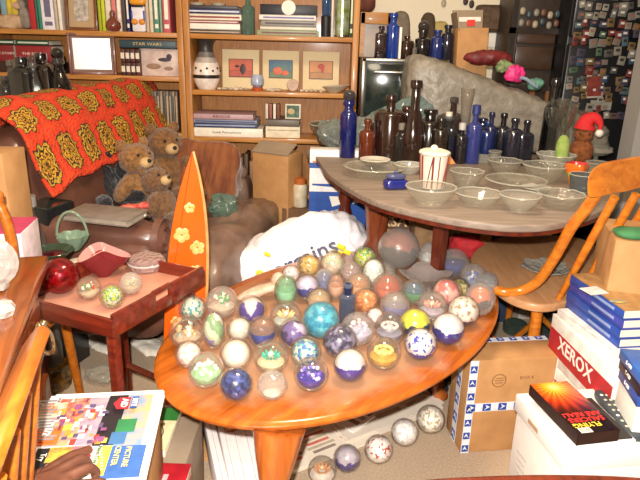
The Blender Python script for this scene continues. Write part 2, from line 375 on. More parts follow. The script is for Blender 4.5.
for j in range(2):
    for i in range(4):
        x0 = 119.5 + i * 5
        b = NB(); bx(b, (0, .02, .034), (.024, .04, .066), bev=.003); bx(b, (0, -.0005, .034), (.018, .002, .03), mi=1)
        tag(obj('small_book', b, [mat('5a2c28' if (i + j) % 2 else '3c2420', .5), mat('e2d6c6', .5)], None, (sx(x0 + 2.5), YF + .012, Z2L + j * .068)),
            'tiny maroon and white book, %s of the %s row beside the painted book' % (['first', 'second', 'third', 'last'][i], 'upper' if j else 'lower'), 'book', 'tiny books stacked in two rows')
flatbook(119, 175.5, Z2L + .142, .04, .16, '2c4450', 'dark blue grey book lying on top of the painted bird book', txt='STAR WARS', tc2='c8b77a', ts=.55)
for i in range(9):                                        # slim cases low down
    a = 150.5 + i * 3
    b = NB(); bx(b, (0, .06, .11), (.0135, .12, .22), bev=.001); bx(b, (0, -.0005, .11), (.006, .002, .17), mi=1)
    tag(obj('disc_case', b, [mat(['5b4a3e', '786a58', '46423e', '8a7a64'][i % 4], .4), mat(['a39a86', '2f3a30', 'b9a07a'][i % 3], .5)], None, (sx(a + 1.2, 110), YF + .02, .752)),
        'slim upright case on the lower left shelf, %s counting rightwards from the afghan' % ['first', 'second', 'third', 'fourth', 'fifth', 'sixth', 'seventh', 'eighth', 'last'][i], 'case', 'slim cases standing on the lower left shelf')
# right case, top shelf -----------------------------------------------------
zz = Z1
for (h, c, tc_, lb, a, d) in [(.021, '3a2a28', 'b09a80', 'dark brown book at the bottom of the left pile on the top shelf', 184.5, 241), (.031, 'eee6da', None, 'thick white book second from bottom of the left pile', 184, 240),
        (.014, 'a03038', 'e8dcd0', 'thin red and white book in the middle of the left pile', 184, 239), (.031, 'e4dac4', '8a3a38', 'cream book with red marks in the left pile', 184.5, 241.5),
        (.024, '26305a', 'cfd0e0', 'navy blue book on the upper part of the left pile', 185, 241), (.016, '3c3a44', None, 'charcoal book on top of the left pile', 186, 238)]:
    flatbook(a, d, zz, h, .18, c, lb, tcol=tc_, group='books piled flat on the top right shelf'); zz += h + .0005
for k, (px, nm) in enumerate([(196, 'left'), (217, 'right')]):
    b = NB(); lathe(b, [(0, 0), (.03, 0), (.04, .012), (.036, .014), (.025, .004), (0, .004)], 24)
    tag(obj('small_dish', b, mat('cbbfa6', .4), None, (sx(px), YF + .09, zz + .001)), 'small cream dish, the %s one on top of the left pile of books' % nm, 'dish', 'small dishes on the book pile')
def bottle(x, y, z, r, h, col, label, style='round', stop=None, cloud=.12, neck=.33, nh=.28, op=0, group=None, stc=None, liquid=None, name='glass_bottle', cc='8c8680', rz=0):
    """r radius, h total height. body, lip and optional stopper"""
    t = thing(name, label, 'bottle', (x, y, z), (0, 0, rz), group)
    nh *= .85; hb = h * (1 - nh); sh = hb * .88 if style != 'cone' else hb * .5; n = 24
    rn = r * neck
    pr_ = [(0, 0), (r * .92, 0), (r, .004), (r, sh), (r * .95, sh + (hb - sh) * .35), (r * .7, sh + (hb - sh) * .75), (rn * 1.1, hb), (rn, hb + h * nh * .3), (rn, h * .95)]
    if style == 'cone': pr_ = [(0, 0), (r * .95, 0), (r, .005), (r * .97, sh), (rn * 1.6, hb * .9), (rn, hb), (rn, h * .95)]
    if style == 'bulb': pr_ = [(0, 0), (r * .6, 0), (r * .9, h * .08)] + [(r * math.cos(q) if q > -1 else r, hb * .5 + hb * .45 * math.sin(q)) for q in (-.6, -.2, .2, .6, 1.0)] + [(rn, hb), (rn, h * .95)]
    mod = None
    if style == 'square': mod = lambda a, rr, z_: (rr * min(1.25, 1 / max(abs(math.cos(a)), abs(math.sin(a)))) * (.92 if rr > r * .6 else 1), z_)
    G = glass(col, cloud, cc) if not op else mat(col, .12, var=.1, spec=.7, coat=.5)
    b = NB(); lathe(b, pr_, n, mod=mod); obj('body', b, G, t)
    b = NB(); lathe(b, [(rn, h * .9), (rn * 1.35, h * .91), (rn * 1.4, h * .96), (rn * 1.25, h), (rn * .8, h), (rn * .75, h * .92)], 18); obj('lip', b, glass(col, cloud + .1, cc) if not op else G, t)
    if liquid: 
        b = NB(); lathe(b, [(0, .004), (r * .9, .004), (r * .93, .01), (r * .93, sh * .8), (0, sh * .8)], n, mod=mod); obj('contents', b, mat(liquid, .3, var=.3), t)
    if stop:
        b = NB()
        if stop == 'ball': ball(b, (0, 0, h + rn * .9), rn * 1.5)
        elif stop == 'cork': lathe(b, [(0, h * .9), (rn * .85, h * .9), (rn * .95, h + .018), (0, h + .02)], 14)
        elif stop == 'cap': lathe(b, [(rn * 1.5, h * .9), (rn * 1.5, h + .01), (rn * 1.2, h + .014), (0, h + .014)], 16)
        obj('stopper', b, mat(stc or '8a6a48', .5) if stop != 'ball' else glass(col, cloud, cc), t)
    return t
bottle(sx(248), YF + .03, Z1, .034, .21, '7fa79a', 'pale green glass bottle between the two book piles on top shelf', neck=.4, nh=.35, cloud=.3, cc='6f9488')
zz = Z1
for (h, c, tc_, lb, a, d) in [(.028, '98a07c', '6b3a3a', 'sage green book at the bottom of the right pile on the top shelf', 257, 318), (.017, 'ded6c2', None, 'cream book second from bottom of the right pile', 260, 316),
        (.029, '8f8d8a', '4a3838', 'grey book with dark title block in the right pile', 261, 315), (.027, 'ece4d8', '6a68a0', 'white book with thin blue title in the right pile', 259, 315)]:
    flatbook(a, d, zz, h, .18, c, lb, tcol=tc_, group='books piled flat on the top right shelf'); zz += h + .0005
t = flatbook(260, 316, zz, .05, .16, '1b1a26', 'black box with a white emblem on top of the right pile')
b = NB(); lathe(b, [(0, 0), (.036, 0), (.036, .003), (0, .003)], 28, rot=(R(90), 0, 0), c=(0, -.001, .035)); obj('white_emblem', b, WHITE, t)
text('AAA', frameM((0, -.005, .01), (1, 0, 0), (0, 0, 1)), .016, WHITE, t)
t = thing('jar', 'black jar with blue glass stopper near the right end of top shelf', 'jar', (sx(325), YF + .03, Z1))
b = NB(); lathe(b, [(0, 0), (.025, 0), (.026, .005), (.026, .1), (.02, .105), (0, .105)], 20); obj('body', b, BLACK, t)
b = NB(); lathe(b, [(.02, .105), (.022, .12), (.024, .2), (0, .2)], 16); obj('blue_top', b, glass('3f6ea8', .3, '4a6ea0'), t)
shelfbook(330, 332.5, Z1, .26, .17, 'd6cfc4', 'narrow pale book between the black jar and green tin')
t = thing('tin', 'shiny green and silver patterned tin on the right end of top shelf', 'tin', (sx(341), YF + .035, Z1))
b = NB(); lathe(b, [(0, 0), (.038, 0), (.038, .26), (0, .26)], 28); obj('body', b, mat('7f9a3c', .25, .6, c2='cfd6c8', scale=26), t)
b = NB(); lathe(b, [(.039, .0), (.04, .006), (.039, .012)], 28); obj('rim', b, mat('b8b8a8', .2, 1), t)
shelfbook(348.5, 352, Z1, .27, .17, '182818', 'dark book with green dots at the right end of top shelf', tcol='cdd6a0')
shelfbook(352.5, 355.5, Z1, .26, .17, 'e0c8a0', 'pale tan book touching the right side of the top shelf')
# right case, middle shelf ----------------------------------------------------
t = thing('vase', 'tall vase shading from black neck to white belly with dark band', 'vase', (sx(203), YF + .085, Z2R)); t.scale = (1, 1, 1.08)
b = NB(); lathe(b, [(0, 0), (.045, 0), (.055, .012), (.066, .035), (.072, .055), (.074, .072), (.072, .1), (.064, .13), (.05, .155), (.04, .18), (.037, .2), (.042, .225), (.055, .245), (.062, .25), (.056, .252), (.036, .215), (0, .2)], 36,
     mis=[0, 0, 0, 0, 1, 0, 0, 2, 3, 4, 4, 4, 4, 4, 4, 4])
obj('body', b, [mat('e8ddd2', .35), mat('26201f', .35), mat('b0a49c', .4), mat('6f6866', .4), mat('33302f', .4)], t)
b = NB()
for i in range(14):
    a = 2 * PI * i / 14; ball(b, (.0725 * math.cos(a), .0725 * math.sin(a), .092 + .012 * (i % 2)), (.007, .007, .007), 1)
obj('painted_mark', b, mat('5a2f2a', .5), t)
for k, (a, c, lb, sky, low, fig, nm) in enumerate([(222, 259, 'left matted picture, dark figure on an orange sunset, on middle shelf', 'd0633c', 'b8503a', '3a1c20', 'left'),
        (262.5, 299, 'centre matted picture, orange rocks under a blue sky, on middle shelf', '2f6490', '5f7a5a', 'd2623c', 'mid'), (303, 339.5, 'right matted picture, red flower shape on a gold ground, on middle shelf', 'd2894e', 'b07d4a', 'b23a34', 'right')]):
    x0, x1 = sx(a) * 1.057, sx(c) * 1.057; wd = x1 - x0
    t = thing('matted_picture', lb, 'picture', ((x0 + x1) / 2, YF + .19, Z2R), (R(-5), 0, 0), None)
    b = NB(); bx(b, (0, 0, .105), (wd, .006, .21), bev=.001); obj('mat_board', b, mat('e6d3a8', .8, var=.02), t)
    b = NB(); bx(b, (0, -.004, .11), (wd * .66, .002, .1)); bx(b, (0, -.0052, .127), (wd * .62, .001, .06), mi=1); bx(b, (0, -.0052, .08), (wd * .62, .001, .03), mi=2)
    obj('print', b, [mat('4a2a24', .5), mat(sky, .5, c2=low, scale=14), mat(low, .5, scale=20)], t)
    b = NB()
    if k == 0: puff(b, (.012, -.006, .105), (.035, .003, .06), 1.6); puff(b, (-.02, -.006, .12), (.03, .003, .014), 1.6)
    if k == 1: ball(b, (-.018, -.006, .1), (.026, .0015, .022)); ball(b, (.025, -.006, .09), (.02, .0015, .014))
    if k == 2: ball(b, (.0, -.006, .13), (.02, .0015, .014)); ball(b, (.008, -.006, .115), (.008, .0015, .02))
    obj('painted_motif', b, mat(fig, .5), t)
t = thing('votive_cup', 'frosted blue cup with orange foot before the middle shelf pictures', 'cup', (sx(256.5), YF + .03, Z2R))
b = NB(); lathe(b, [(.018, .02), (.034, .035), (.036, .06), (.028, .085), (.027, .085), (.033, .06), (.016, .024)], 24); obj('bowl', b, mat('a3abc0', .25), t)
b = NB(); lathe(b, [(0, 0), (.028, 0), (.03, .018), (.018, .022), (0, .022)], 24); obj('foot', b, mat('b8542a', .3), t)
t = thing('seashell', 'round ridged shell disc leaning before the centre picture', 'shell', (sx(292.5), YF + .045, Z2R), (R(-12), 0, 0))
b = NB(); lathe(b, [(0, 0), (.03, 0), (.033, .004), (.03, .01), (0, .012)], 24, rot=(R(90), 0, 0), c=(0, 0, .034)); obj('shell_disc', b, mat('b99a86', .5), t)
b = NB()
for i in range(10):
    a = 2 * PI * i / 10; ball(b, (.022 * math.cos(a), -.012, .034 + .022 * math.sin(a)), .004, 1)
obj('shell_ridge', b, mat('e0cdbc', .5), t)
b = NB(); lathe(b, [(0, 0), (.03, 0), (.055, .022), (.07, .035), (.066, .035), (.05, .022), (.025, .005), (0, .005)], 28, mod=lambda a, r, z: (r * (1 + .08 * math.cos(2 * a)), z + .006 * math.cos(a)))
tag(obj('small_dish', b, glass('e8e0d0', .55, 'cfc6b4'), None, (sx(337), YF + .06, Z2R + .001)), 'cloudy glass dish at the right end of the middle shelf', 'dish')
rn = random.Random(4)
for i in range(16):
    px = [217, 221, 225, 229, 234, 239, 244, 268, 272, 276, 280, 302, 307, 312, 317, 322][i]
    b = NB(); puff(b, (0, 0, .008), (.022 + rn.random() * .018, .02, .012 + rn.random() * .01), 2.2, .004, i, cuts=3, ws=30)
    tag(obj('seashell', b, mat(['d9cdb8', 'b9a892', '8a7a6a', 'cbb8a8'][i % 4], .6, c2='c2b29c'), None, (sx(px), YF + .02 + .03 * rn.random(), Z2R + .001), (0, 0, rn.random() * 3)),
        'small pale shell on the middle shelf, %s' % ('between vase and blue cup' if i < 7 else 'between blue cup and shell disc' if i < 11 else 'between shell disc and glass dish'), 'shell', 'small shells scattered on the middle shelf')
# right case, lower shelf
flatbook(187, 262, Z3, .05, .2, 'efe6d6', 'thick white book with small dark title lying on the lower shelf', txt='South Pennsylvania', tc2='4a3f38', ts=.32)
flatbook(187, 256, Z3 + .051, .022, .2, '2c3c68', 'dark blue book lying on the thick white book', tcol='9aa4c0')
flatbook(187, 256, Z3 + .074, .02, .2, '8a93ac', 'pale blue book lying above the dark blue book', tcol='2e3a6a')
flatbook(187, 252, Z3 + .095, .03, .2, 'b9969a', 'white and maroon book on top of the lower left pile', txt='RENOIR', tc2='6a1f28', ts=.7)
t = thing('book', 'cream boxed set of books lying under the grey book on the lower shelf', 'book', (sx(282.5, 132), YF + .02, Z3))
b = NB(); bx(b, (0, .08, .033), (.19, .16, .062), bev=.004); obj('cover', b, mat('e4d8bc', .6), t)
b = NB(); bx(b, (0, -.001, .045), (.17, .002, .004)); obj('title_line', b, mat('a89878', .6), t)
flatbook(266, 300, Z3 + .067, .035, .19, '6b6258', 'grey book lying on the cream boxed set')
b = NB(); bx(b, (0, 0, .04), (.085, .006, .08), bev=.001); bx(b, (0, -.004, .04), (.07, .002, .065), mi=1); ball(b, (-.01, -.005, .04), (.02, .002, .016), mi=2)
tag(obj('picture_card', b, [mat('e6dcc4', .6), mat('2f4a3e', .6, c2='587a66', scale=50), mat('c2a878', .6)], None, (sx(293), YF + .05, Z3 + .104), (R(-6), 0, 0)), 'green picture card propped on the grey book on lower shelf', 'card')
for i in range(4):
    b = NB(); bx(b, (0, 0, .04), (.014, .05, .08), bev=.001)
    tag(obj('small_book', b, mat(['cfc4b8', '9a5a4c', 'e2d8cc', '7a4438'][i], .6), None, (sx(266 + i * 4), YF + .06, Z3 + .104)), 'small %s upright booklet left of the green picture card' % ['pale', 'reddish', 'white', 'brown'][i], 'book')
for i in range(14):
    b = NB(); h = .18 + .02 * (i % 3); bx(b, (0, .07, h / 2), (.019, .14, h), bev=.002)
    tag(obj('book', b, mat(['7a5434', '59402c', '8f6a48', '4a3426', 'a08058'][i % 5], .6), None, (sx(188 + i * 5.2, 150), YF + .03, .4205)), 'brown toned book upright on the lowest shelf, %s from the left post' % ['first', 'second', 'third', 'fourth', 'fifth', 'sixth', 'seventh', 'eighth', 'ninth', 'tenth', 'eleventh', 'twelfth', 'thirteenth', 'fourteenth'][i], 'book', 'brown books on the lowest shelf')

# ================================================================== SOFA
leather = mat('6e483a', .36, var=.2, scale=7, bump=.5, c2='55352b', coat=.25, spec=.5)
leatherg = mat('84695a', .38, var=.2, scale=9, bump=.35, c2='685044', coat=.2)
SO = Vector((-1.22, 2.17, 0)); SR = -R(8)
sofa = thing('sofa', 'brown leather loveseat draped with an orange afghan on the left', 'sofa', SO, (0, 0, SR))
# local: x = facing direction (depth .78), y = along length (1.25)
b = NB(); bx(b, (.40, .60, .23), (.66, 1.16, .14), bev=.03); obj('base_frame', b, mat('3a1c16', .5, var=.2, scale=8), sofa)
b = NB(); puff(b, (.06, .60, .59), (.25, 1.26, .70), 5, .012, 2, (0, -R(9), 0), cuts=22); obj('backrest', b, leather, sofa)
b = NB(); puff(b, (.46, .62, .36), (.72, .98, .2), 4, .018, 5, cuts=24, ws=5); obj('seat', b, leatherg, sofa)
b = NB(); puff(b, (.76, .60, .31), (.26, 1.06, .36), 3, .04, 7, cuts=22, ws=6); obj('front_cushion', b, leatherg, sofa)
for k, y in enumerate((.0, 1.2)):
    b = NB(); puff(b, (.34, y, .36), (.66, .18, .40), 6, .008, 3 + k, cuts=18); puff(b, (.32, y + (.0 if k == 0 else -.02), .55), (.68, .18, .15), 2.6, .02, 8 + k, cuts=20)
    if k == 0: lathe(b, [(0, .012), (.02, .012), (.03, .002), (.045, .012), (.06, .0), (.075, .006), (.08, -.02)], 24, rot=(0, R(90), 0), c=(.655, 0, .55))
    obj('armrest', b, leatherg if k else leather, sofa)
for x in (.1, .7):
    for y in (.08, 1.12):
        b = NB(); lathe(b, [(0, 0), (.02, 0), (.028, .18), (0, .18)], 12, c=(x, y, 0)); obj('foot', b, DARKW, sofa)
SM = Matrix.Translation(SO) @ Matrix.Rotation(SR, 4, 'Z')
# afghan: granny squares by UV
def afghan_mat():
    m, nt, bs = base('crochet'); N = nt.nodes; L = nt.links
    def M_(op, a, b_=None, c=None):
        n = N.new('ShaderNodeMath'); n.operation = op
        for i, v in enumerate((a, b_, c)):
            if v is None: continue
            if isinstance(v, (int, float)): n.inputs[i].default_value = v
            else: L.new(v, n.inputs[i])
        return n.outputs[0]
    uv = N.new('ShaderNodeUVMap'); uv.uv_map = 'uv'; sp = N.new('ShaderNodeSeparateXYZ')
    nz = N.new('ShaderNodeTexNoise'); nz.inputs['Scale'].default_value = 60; L.new(uv.outputs[0], nz.inputs['Vector'])
    mx = N.new('ShaderNodeMixRGB'); mx.blend_type = 'ADD'; mx.inputs[0].default_value = .03; L.new(uv.outputs[0], mx.inputs[1]); L.new(nz.outputs['Color'], mx.inputs[2])
    L.new(mx.outputs[0], sp.inputs[0])
    u = M_('SUBTRACT', M_('FRACT', M_('MULTIPLY', sp.outputs[0], 8.0)), .5); v = M_('SUBTRACT', M_('FRACT', M_('MULTIPLY', sp.outputs[1], 5.0)), .5)
    ang = M_('ARCTAN2', v, u); sq = M_('MAXIMUM', M_('ABSOLUTE', u), M_('ABSOLUTE', v)); rd = M_('SQRT', M_('ADD', M_('MULTIPLY', u, u), M_('MULTIPLY', v, v)))
    d = M_('ADD', M_('MULTIPLY', sq, .45), M_('MULTIPLY', rd, .55))
    pet = M_('MULTIPLY', M_('SINE', M_('MULTIPLY', ang, 8)), .035); d2 = M_('ADD', d, pet)
    cr = N.new('ShaderNodeValToRGB'); L.new(d2, cr.inputs[0]); r = cr.color_ramp; r.interpolation = 'CONSTANT'
    E_ = [(0, '2a1410'), (.06, 'd59a28'), (.12, '5a3410'), (.17, 'd8a030'), (.23, '3c2410'), (.27, 'c89c34'), (.33, '4a2c12'), (.37, 'e2401c'), (.47, 'ea4a22')]
    r.elements[0].color = srgb(E_[0][1]); r.elements[1].position = E_[1][0]; r.elements[1].color = srgb(E_[1][1])
    for p, c in E_[2:]:
        e = r.elements.new(p); e.color = srgb(c)
    # speckle between yarn rows
    n2 = N.new('ShaderNodeTexVoronoi'); n2.inputs['Scale'].default_value = 90; L.new(uv.outputs[0], n2.inputs['Vector'])
    ml = N.new('ShaderNodeMixRGB'); ml.blend_type = 'MULTIPLY'; ml.inputs[0].default_value = .25; L.new(cr.outputs[0], ml.inputs[1]); L.new(n2.outputs['Color'], ml.inputs[2])
    L.new(ml.outputs[0], bs.inputs['Base Color']); bs.inputs['Roughness'].default_value = .95
    bp = N.new('ShaderNodeBump'); bp.inputs['Strength'].default_value = .6; bp.inputs['Distance'].default_value = .01; L.new(n2.outputs['Distance'], bp.inputs['Height']); L.new(bp.outputs[0], bs.inputs['Normal'])
    return m
b = NB(); uvl = b.loops.layers.uv.new('uv'); nu, nv = 70, 36; G = []
prof = [(-.16, .72), (-.15, .90), (-.10, 1.0), (-.01, 1.02), (.07, .98), (.13, .86), (.19, .70)]
pp = spline([(x, 0, z) for x, z in prof], 6, closed=False)
for i in range(nu + 1):
    row = []
    for j in range(nv + 1):
        q = pp[round(j / nv * (len(pp) - 1))]; y = -.02 + 1.29 * i / nu
        n_ = noise.noise(Vector((i * .13, j * .2, 0)))
        lowr = .02 * math.sin(i * .5) * (j / nv)
        sk = .05 * (j / nv)                                   # hangs a little skew
        z = q.z + .012 * n_ - lowr * .3 - .06 * max(0, .12 - i / nu) * 4 + (.04 * (i / nu) * (j / nv))
        row.append((Vector((q.x + .012 + .01 * n_ + .02, y + sk * (1 - i / nu), z)), (i / nu, j / nv)))
    G.append(row)
VV = [[b.verts.new(p[0]) for p in r] for r in G]
for i in range(nu):
    for j in range(nv):
        f = b.faces.new((VV[i][j], VV[i + 1][j], VV[i + 1][j + 1], VV[i][j + 1]))
        for l, (a, c) in zip(f.loops, ((i, j), (i + 1, j), (i + 1, j + 1), (i, j + 1))): l[uvl].uv = G[a][c][1]
af = tag(obj('afghan', b, afghan_mat(), None, SO, (0, 0, SR)), 'orange crocheted afghan with yellow and brown squares over the sofa back', 'blanket')
md = af.modifiers.new('thickness', 'SOLIDIFY'); md.thickness = .012; md.offset = 1
# pillow in the far corner
b = NB(); puff(b, (0, 0, 0), (.46, .13, .36), 6, .02, 4, cuts=18, ws=8); q = SM @ Vector((.42, 1.0, .575))
tag(obj('throw_pillow', b, mat('6a3418', .85, var=.3, scale=9, sheen=.5, c2='8e5228', stretch=(4, 1, 1)), None, q, (R(-16), R(6), SR + R(4))), 'rust brown velvet pillow leaning on the far sofa arm', 'pillow')
# teddy bears
def bear(pos, s, col, label, rz=0, tilt=0, c2=None, muz='c2a070'):
    t = thing('teddy_bear', label, 'teddy bear', pos, (tilt, 0, rz)); random.seed(7)
    F = mat(col, .95, var=.3, scale=60, bump=1, c2=c2, sheen=.3); f_ = .0035
    b = NB(); puff(b, (0, 0, .09 * s), (.14 * s, .12 * s, .18 * s), 2.2, .006, 1, cuts=12, fur=f_); obj('body', b, F, t)
    b = NB(); puff(b, (0, -.01 * s, .215 * s), (.13 * s, .12 * s, .115 * s), 2.1, .005, 2, cuts=12, fur=f_); obj('head', b, F, t)
    b = NB(); puff(b, (0, -.07 * s, .2 * s), (.055 * s, .045 * s, .045 * s), 2, cuts=6, fur=.001); obj('muzzle', b, mat(muz, .9), t)
    b = NB(); ball(b, (0, -.094 * s, .208 * s), .008 * s); obj('nose', b, BLACK, t)
    for k in (-1, 1):
        b = NB(); puff(b, (k * .05 * s, 0, .272 * s), (.045 * s, .022 * s, .045 * s), 2, cuts=6, fur=.002); obj('ear', b, F, t)
        b = NB(); ball(b, (k * .024 * s, -.064 * s, .232 * s), .006 * s); obj('eye', b, BLACK, t)
        b = NB(); puff(b, (k * .085 * s, -.03 * s, .115 * s), (.05 * s, .06 * s, .12 * s), 2.2, cuts=8, fur=f_, rot=(R(35), k * R(-25), 0)); obj('arm', b, F, t)
        b = NB(); puff(b, (k * .06 * s, -.1 * s, .03 * s), (.06 * s, .15 * s, .06 * s), 2.2, cuts=8, fur=f_, rot=(0, 0, k * R(15))); obj('leg', b, F, t)
    return t
def sp_(x, y, z): return SM @ Vector((x, y, z))
bear(at(166, 196, .46), 1.3, '8a6238', 'tan teddy bear sitting upright beside the brown pillow', SR + R(50), c2='6a4626')
bear(at(143, 214, .46), 1.2, '9a6e3e', 'golden brown teddy bear slumped in the middle of the sofa', SR + R(60), R(-8), c2='77502a')
bear(at(170, 226, .47), .95, '7a5636', 'small dark tan teddy bear lying low at the sofa front', SR + R(70), R(-22), c2='5f4028')
bear(at(104, 207, .50), 1.15, '241f22', 'black teddy bear lying at the near end of the sofa', SR + R(60), R(-10), c2='15131a', muz='2a2628')
b = NB(); random.seed(3); puff(b, (0, 0, .02), (.09, .05, .03), 2, .01, 3, cuts=8, ws=30); puff(b, (.06, .02, .018), (.07, .05, .03), 2, .01, 5, cuts=8, ws=30)
tag(obj('ribbon', b, mat('b8322e', .4, c2='d87a6a'), None, at(130, 212, .56), (0, 0, .3)), 'shiny red ribbon lying by the black teddy bear', 'ribbon')
b = NB(); puff(b, (0, 0, .045), (.13, .12, .10), 2.2, .03, 9, cuts=14, ws=16)
tag(obj('plastic_bag', b, glass('86a094', .42, '6f8a7c', .15), None, at(224, 214, .47), (0, 0, .4)), 'crumpled greenish clear plastic bag on the sofa seat', 'bag')
# book and papers on the near arm
t = thing('book', 'grey worn book lying on the near sofa arm', 'book', at(106, 218, .632), (R(2), 0, R(-14)))
b = NB(); bx(b, (0, 0, .022), (.26, .14, .004), bev=.001); bx(b, (0, 0, .002), (.26, .14, .004), bev=.001); obj('cover', b, mat('7a6e64', .6), t)
b = NB(); bx(b, (0, 0, .012), (.25, .13, .016)); obj('pages', b, mat('9a8c7c', .8), t)
b = NB(); puff(b, (0, 0, .012), (.05, .035, .025), 2.2, .004, 3, cuts=6, ws=30); tag(obj('tissue', b, WHITE, None, at(139, 219, .625)), 'small white crumpled tissue at the end of the near sofa arm', 'tissue')

# ================================================================== behind the sofa: dark bottles on a side cabinet
b = NB(); bx(b, (0, 0, .44), (.42, .5, .88), bev=.006); tag(obj('side_cabinet', b, DARKW, None, (-1.62, 2.72, 0)), 'dark side cabinet behind the sofa back carrying bottles', 'cabinet')
for i, (px, top, r, h, col, lb, st) in enumerate([(4, 76, .04, .2, '3a4a4e', 'grey clear bottle at the far left edge behind the afghan', 'round'), (10, 60, .034, .24, 'c0bcae', 'slim pale glass bottle left of the black bottles', 'cone'),
        (20.5, 57, .05, .3, '14181a', 'large black bottle behind the afghan, left of the pair', 'square'), (40, 53, .05, .3, '1a1210', 'large black bottle behind the afghan, right of the pair', 'square'),
        (32, 62, .03, .22, '7a8078', 'small clear bottle between the two large black bottles', 'bulb'), (57.5, 58, .048, .24, '2a2420', 'dark bottle with clear shoulder next to the mauve frame', 'bulb')]):
    Yb = 2.62 + .06 * (i % 2); p = aty(px, top, Yb)
    bottle(p.x, Yb, .8805, r, p.z - .8805, col, lb, st, cloud=.1 if i in (1, 4, 0) else .03, op=(i in (2, 3)), nh=.16, neck=.38, group=None, stop='ball' if i in (4, 5) else None)

# ================================================================== between sofa and table
# cardboard carton behind the sofa
t = thing('carton', 'tall tan cardboard carton with grey top leaning behind the sofa arm', 'box', (-.235, 3.12, 0), (0, 0, R(-28)))
b = NB(); bx(b, (0, 0, .35), (.22, .14, .70), bev=.004); obj('body', b, CARD, t)
b = NB(); bx(b, (-.0, -.03, .72), (.22, .10, .006), rot=(R(28), 0, 0)); obj('flap', b, CARDG, t)
t = thing('jar', 'white labelled jar with orange lid beside the tan carton', 'jar', tuple(at(300, 206, .42)), (0, 0, 0))
b = NB(); lathe(b, [(0, 0), (.035, 0), (.037, .005), (.037, .11), (.03, .12), (0, .12)], 20); obj('body', b, mat('d8cfb8', .5, c2='c2b090'), t)
b = NB(); lathe(b, [(.03, .12), (.031, .15), (0, .152)], 20); obj('lid', b, mat('b5622a', .5), t)
b = NB(); bx(b, (0, 0, .21), (.2, .2, .418), bev=.005); p = at(300, 206, .42); tag(obj('carton', b, mat('6a4a30', .8), None, (p.x, p.y + .05, 0), (0, 0, .1)), 'plain brown carton under the white labelled jar', 'box')
b = NB(); lathe(b, [(0, 0), (.03, 0), (.034, .01), (.034, .19), (.014, .23), (.014, .26), (0, .26)], 16)
tag(obj('amber_bottle', b, mat('9a3c1c', .2, coat=.5), None, (p.x - .03, p.y + .11, .4195)), 'reddish amber bottle behind the white labelled jar', 'bottle')
# priority carton, blue and white, standing behind the table's left end
Yp = 2.72
pl = aty(309, 200, Yp); prr = aty(366, 205, Yp); zt = aty(330, 150, Yp).z
t = thing('shipping_box', 'blue and white striped shipping box standing behind the white bag', 'box', ((pl.x + prr.x) / 2, Yp, 0)); wd = prr.x - pl.x
b = NB(); bx(b, (0, .04, (zt) / 2), (wd, .08, zt), bev=.002); obj('body', b, mat('e8e0dc', .5), t)
b = NB(); zb = zt
def stripe(z0, z1, x0=-.5, x1=.5, dz=0): prism(b, [(x0 * wd, z0), (x1 * wd, z0 + dz), (x1 * wd, z1), (x0 * wd, z1)], .004, Matrix.Translation((0, .002, 0)) @ Matrix.Rotation(R(90), 4, 'X'))
stripe(zt - .085, zt - .06); stripe(zt - .165, zt - .158, -.45, .5, -.02); stripe(.02, zt - .195); obj('blue_stripe', b, mat('1c4a9a', .45), t)
EM = Matrix.Translation((.02, -.0035, zt - .23)) @ Matrix.Rotation(R(90), 4, 'X')
b = NB(); prism(b, [(-.06, .015), (-.045, -.035), (.0, -.02), (.03, .015)], .002, EM); prism(b, [(.05, -.02), (.13, .0), (.13, .025), (.06, .01)], .002, EM); prism(b, [(-.13, -.13), (-.02, -.075), (.03, -.04), (.0, -.045), (-.10, -.10)], .002, EM); obj('white_emblem', b, WHITE, t)
b = NB(); bx(b, (-wd * .2, -.003, zt - .055), (wd * .5, .002, .008)); obj('orange_line', b, mat('d87a3a', .5), t)
# white plastic bag
def bagmesh():
    b = NB(); puff(b, (0, 0, .30), (.66, .28, .60), 2.6, .035, 11, cuts=30, ws=7)
    for v in b.verts:
        k = (v.co.x + .33) / .66                       # lower on the left
        if v.co.z > .2: v.co.z -= (v.co.z - .2) * max(0, .42 * (1 - k * 1.4))
        v.co.y += .05 * (v.co.z / .5) ** 2
        r = noise.noise(v.co * 26) ; v.co += Vector((0, 0, 1)) * r * .008 + v.co.normalized() * .006 * abs(noise.noise(Vector((v.co.x * 40, v.co.z * 12, 1))))
    for v in b.verts: v.co.z = max(0.002, v.co.z)
    return b
p = Vector((-.085, 2.36, 0)); t = thing('plastic_bag', 'bulging white plastic shopping bag with blue and yellow print', 'bag', p, (0, 0, R(-4)))
obj('body', bagmesh(), mat('f1ecf0', .35, var=.03, scale=6, bump=.3, spec=.6), t)
b = NB(); tube(b, spline([(-.19, -.05, .36), (-.14, -.06, .42), (-.05, -.03, .49), (.1, .0, .54), (.12, .04, .56)], 5, closed=False), .012, 8); obj('handle', b, mat('f6f2f4', .35), t)
Mt = lambda px, py, yy, ang: Matrix.Translation(aty(px, py, yy) - p) @ Matrix.Rotation(R(75), 4, 'X') @ Matrix.Rotation(R(ang), 4, 'Z')
text('argains', Mt(309, 258, 2.185, 27), .095, mat('1f2350', .5), t, bold=.0015)
for px, py, s in ((270, 255, .012), (264, 275, .02), (280, 273, .012), (344, 246, .016), (340, 252, .02), (350, 251, .014)):
    q = aty(px, py, 2.2 if px > 300 else 2.19) - p; b = NB(); bx(b, q, (s * 2, .006, s * 1.3), rot=(0, R(20), 0), bev=.002); obj('yellow_print', b, mat('e6cf24', .5), t)
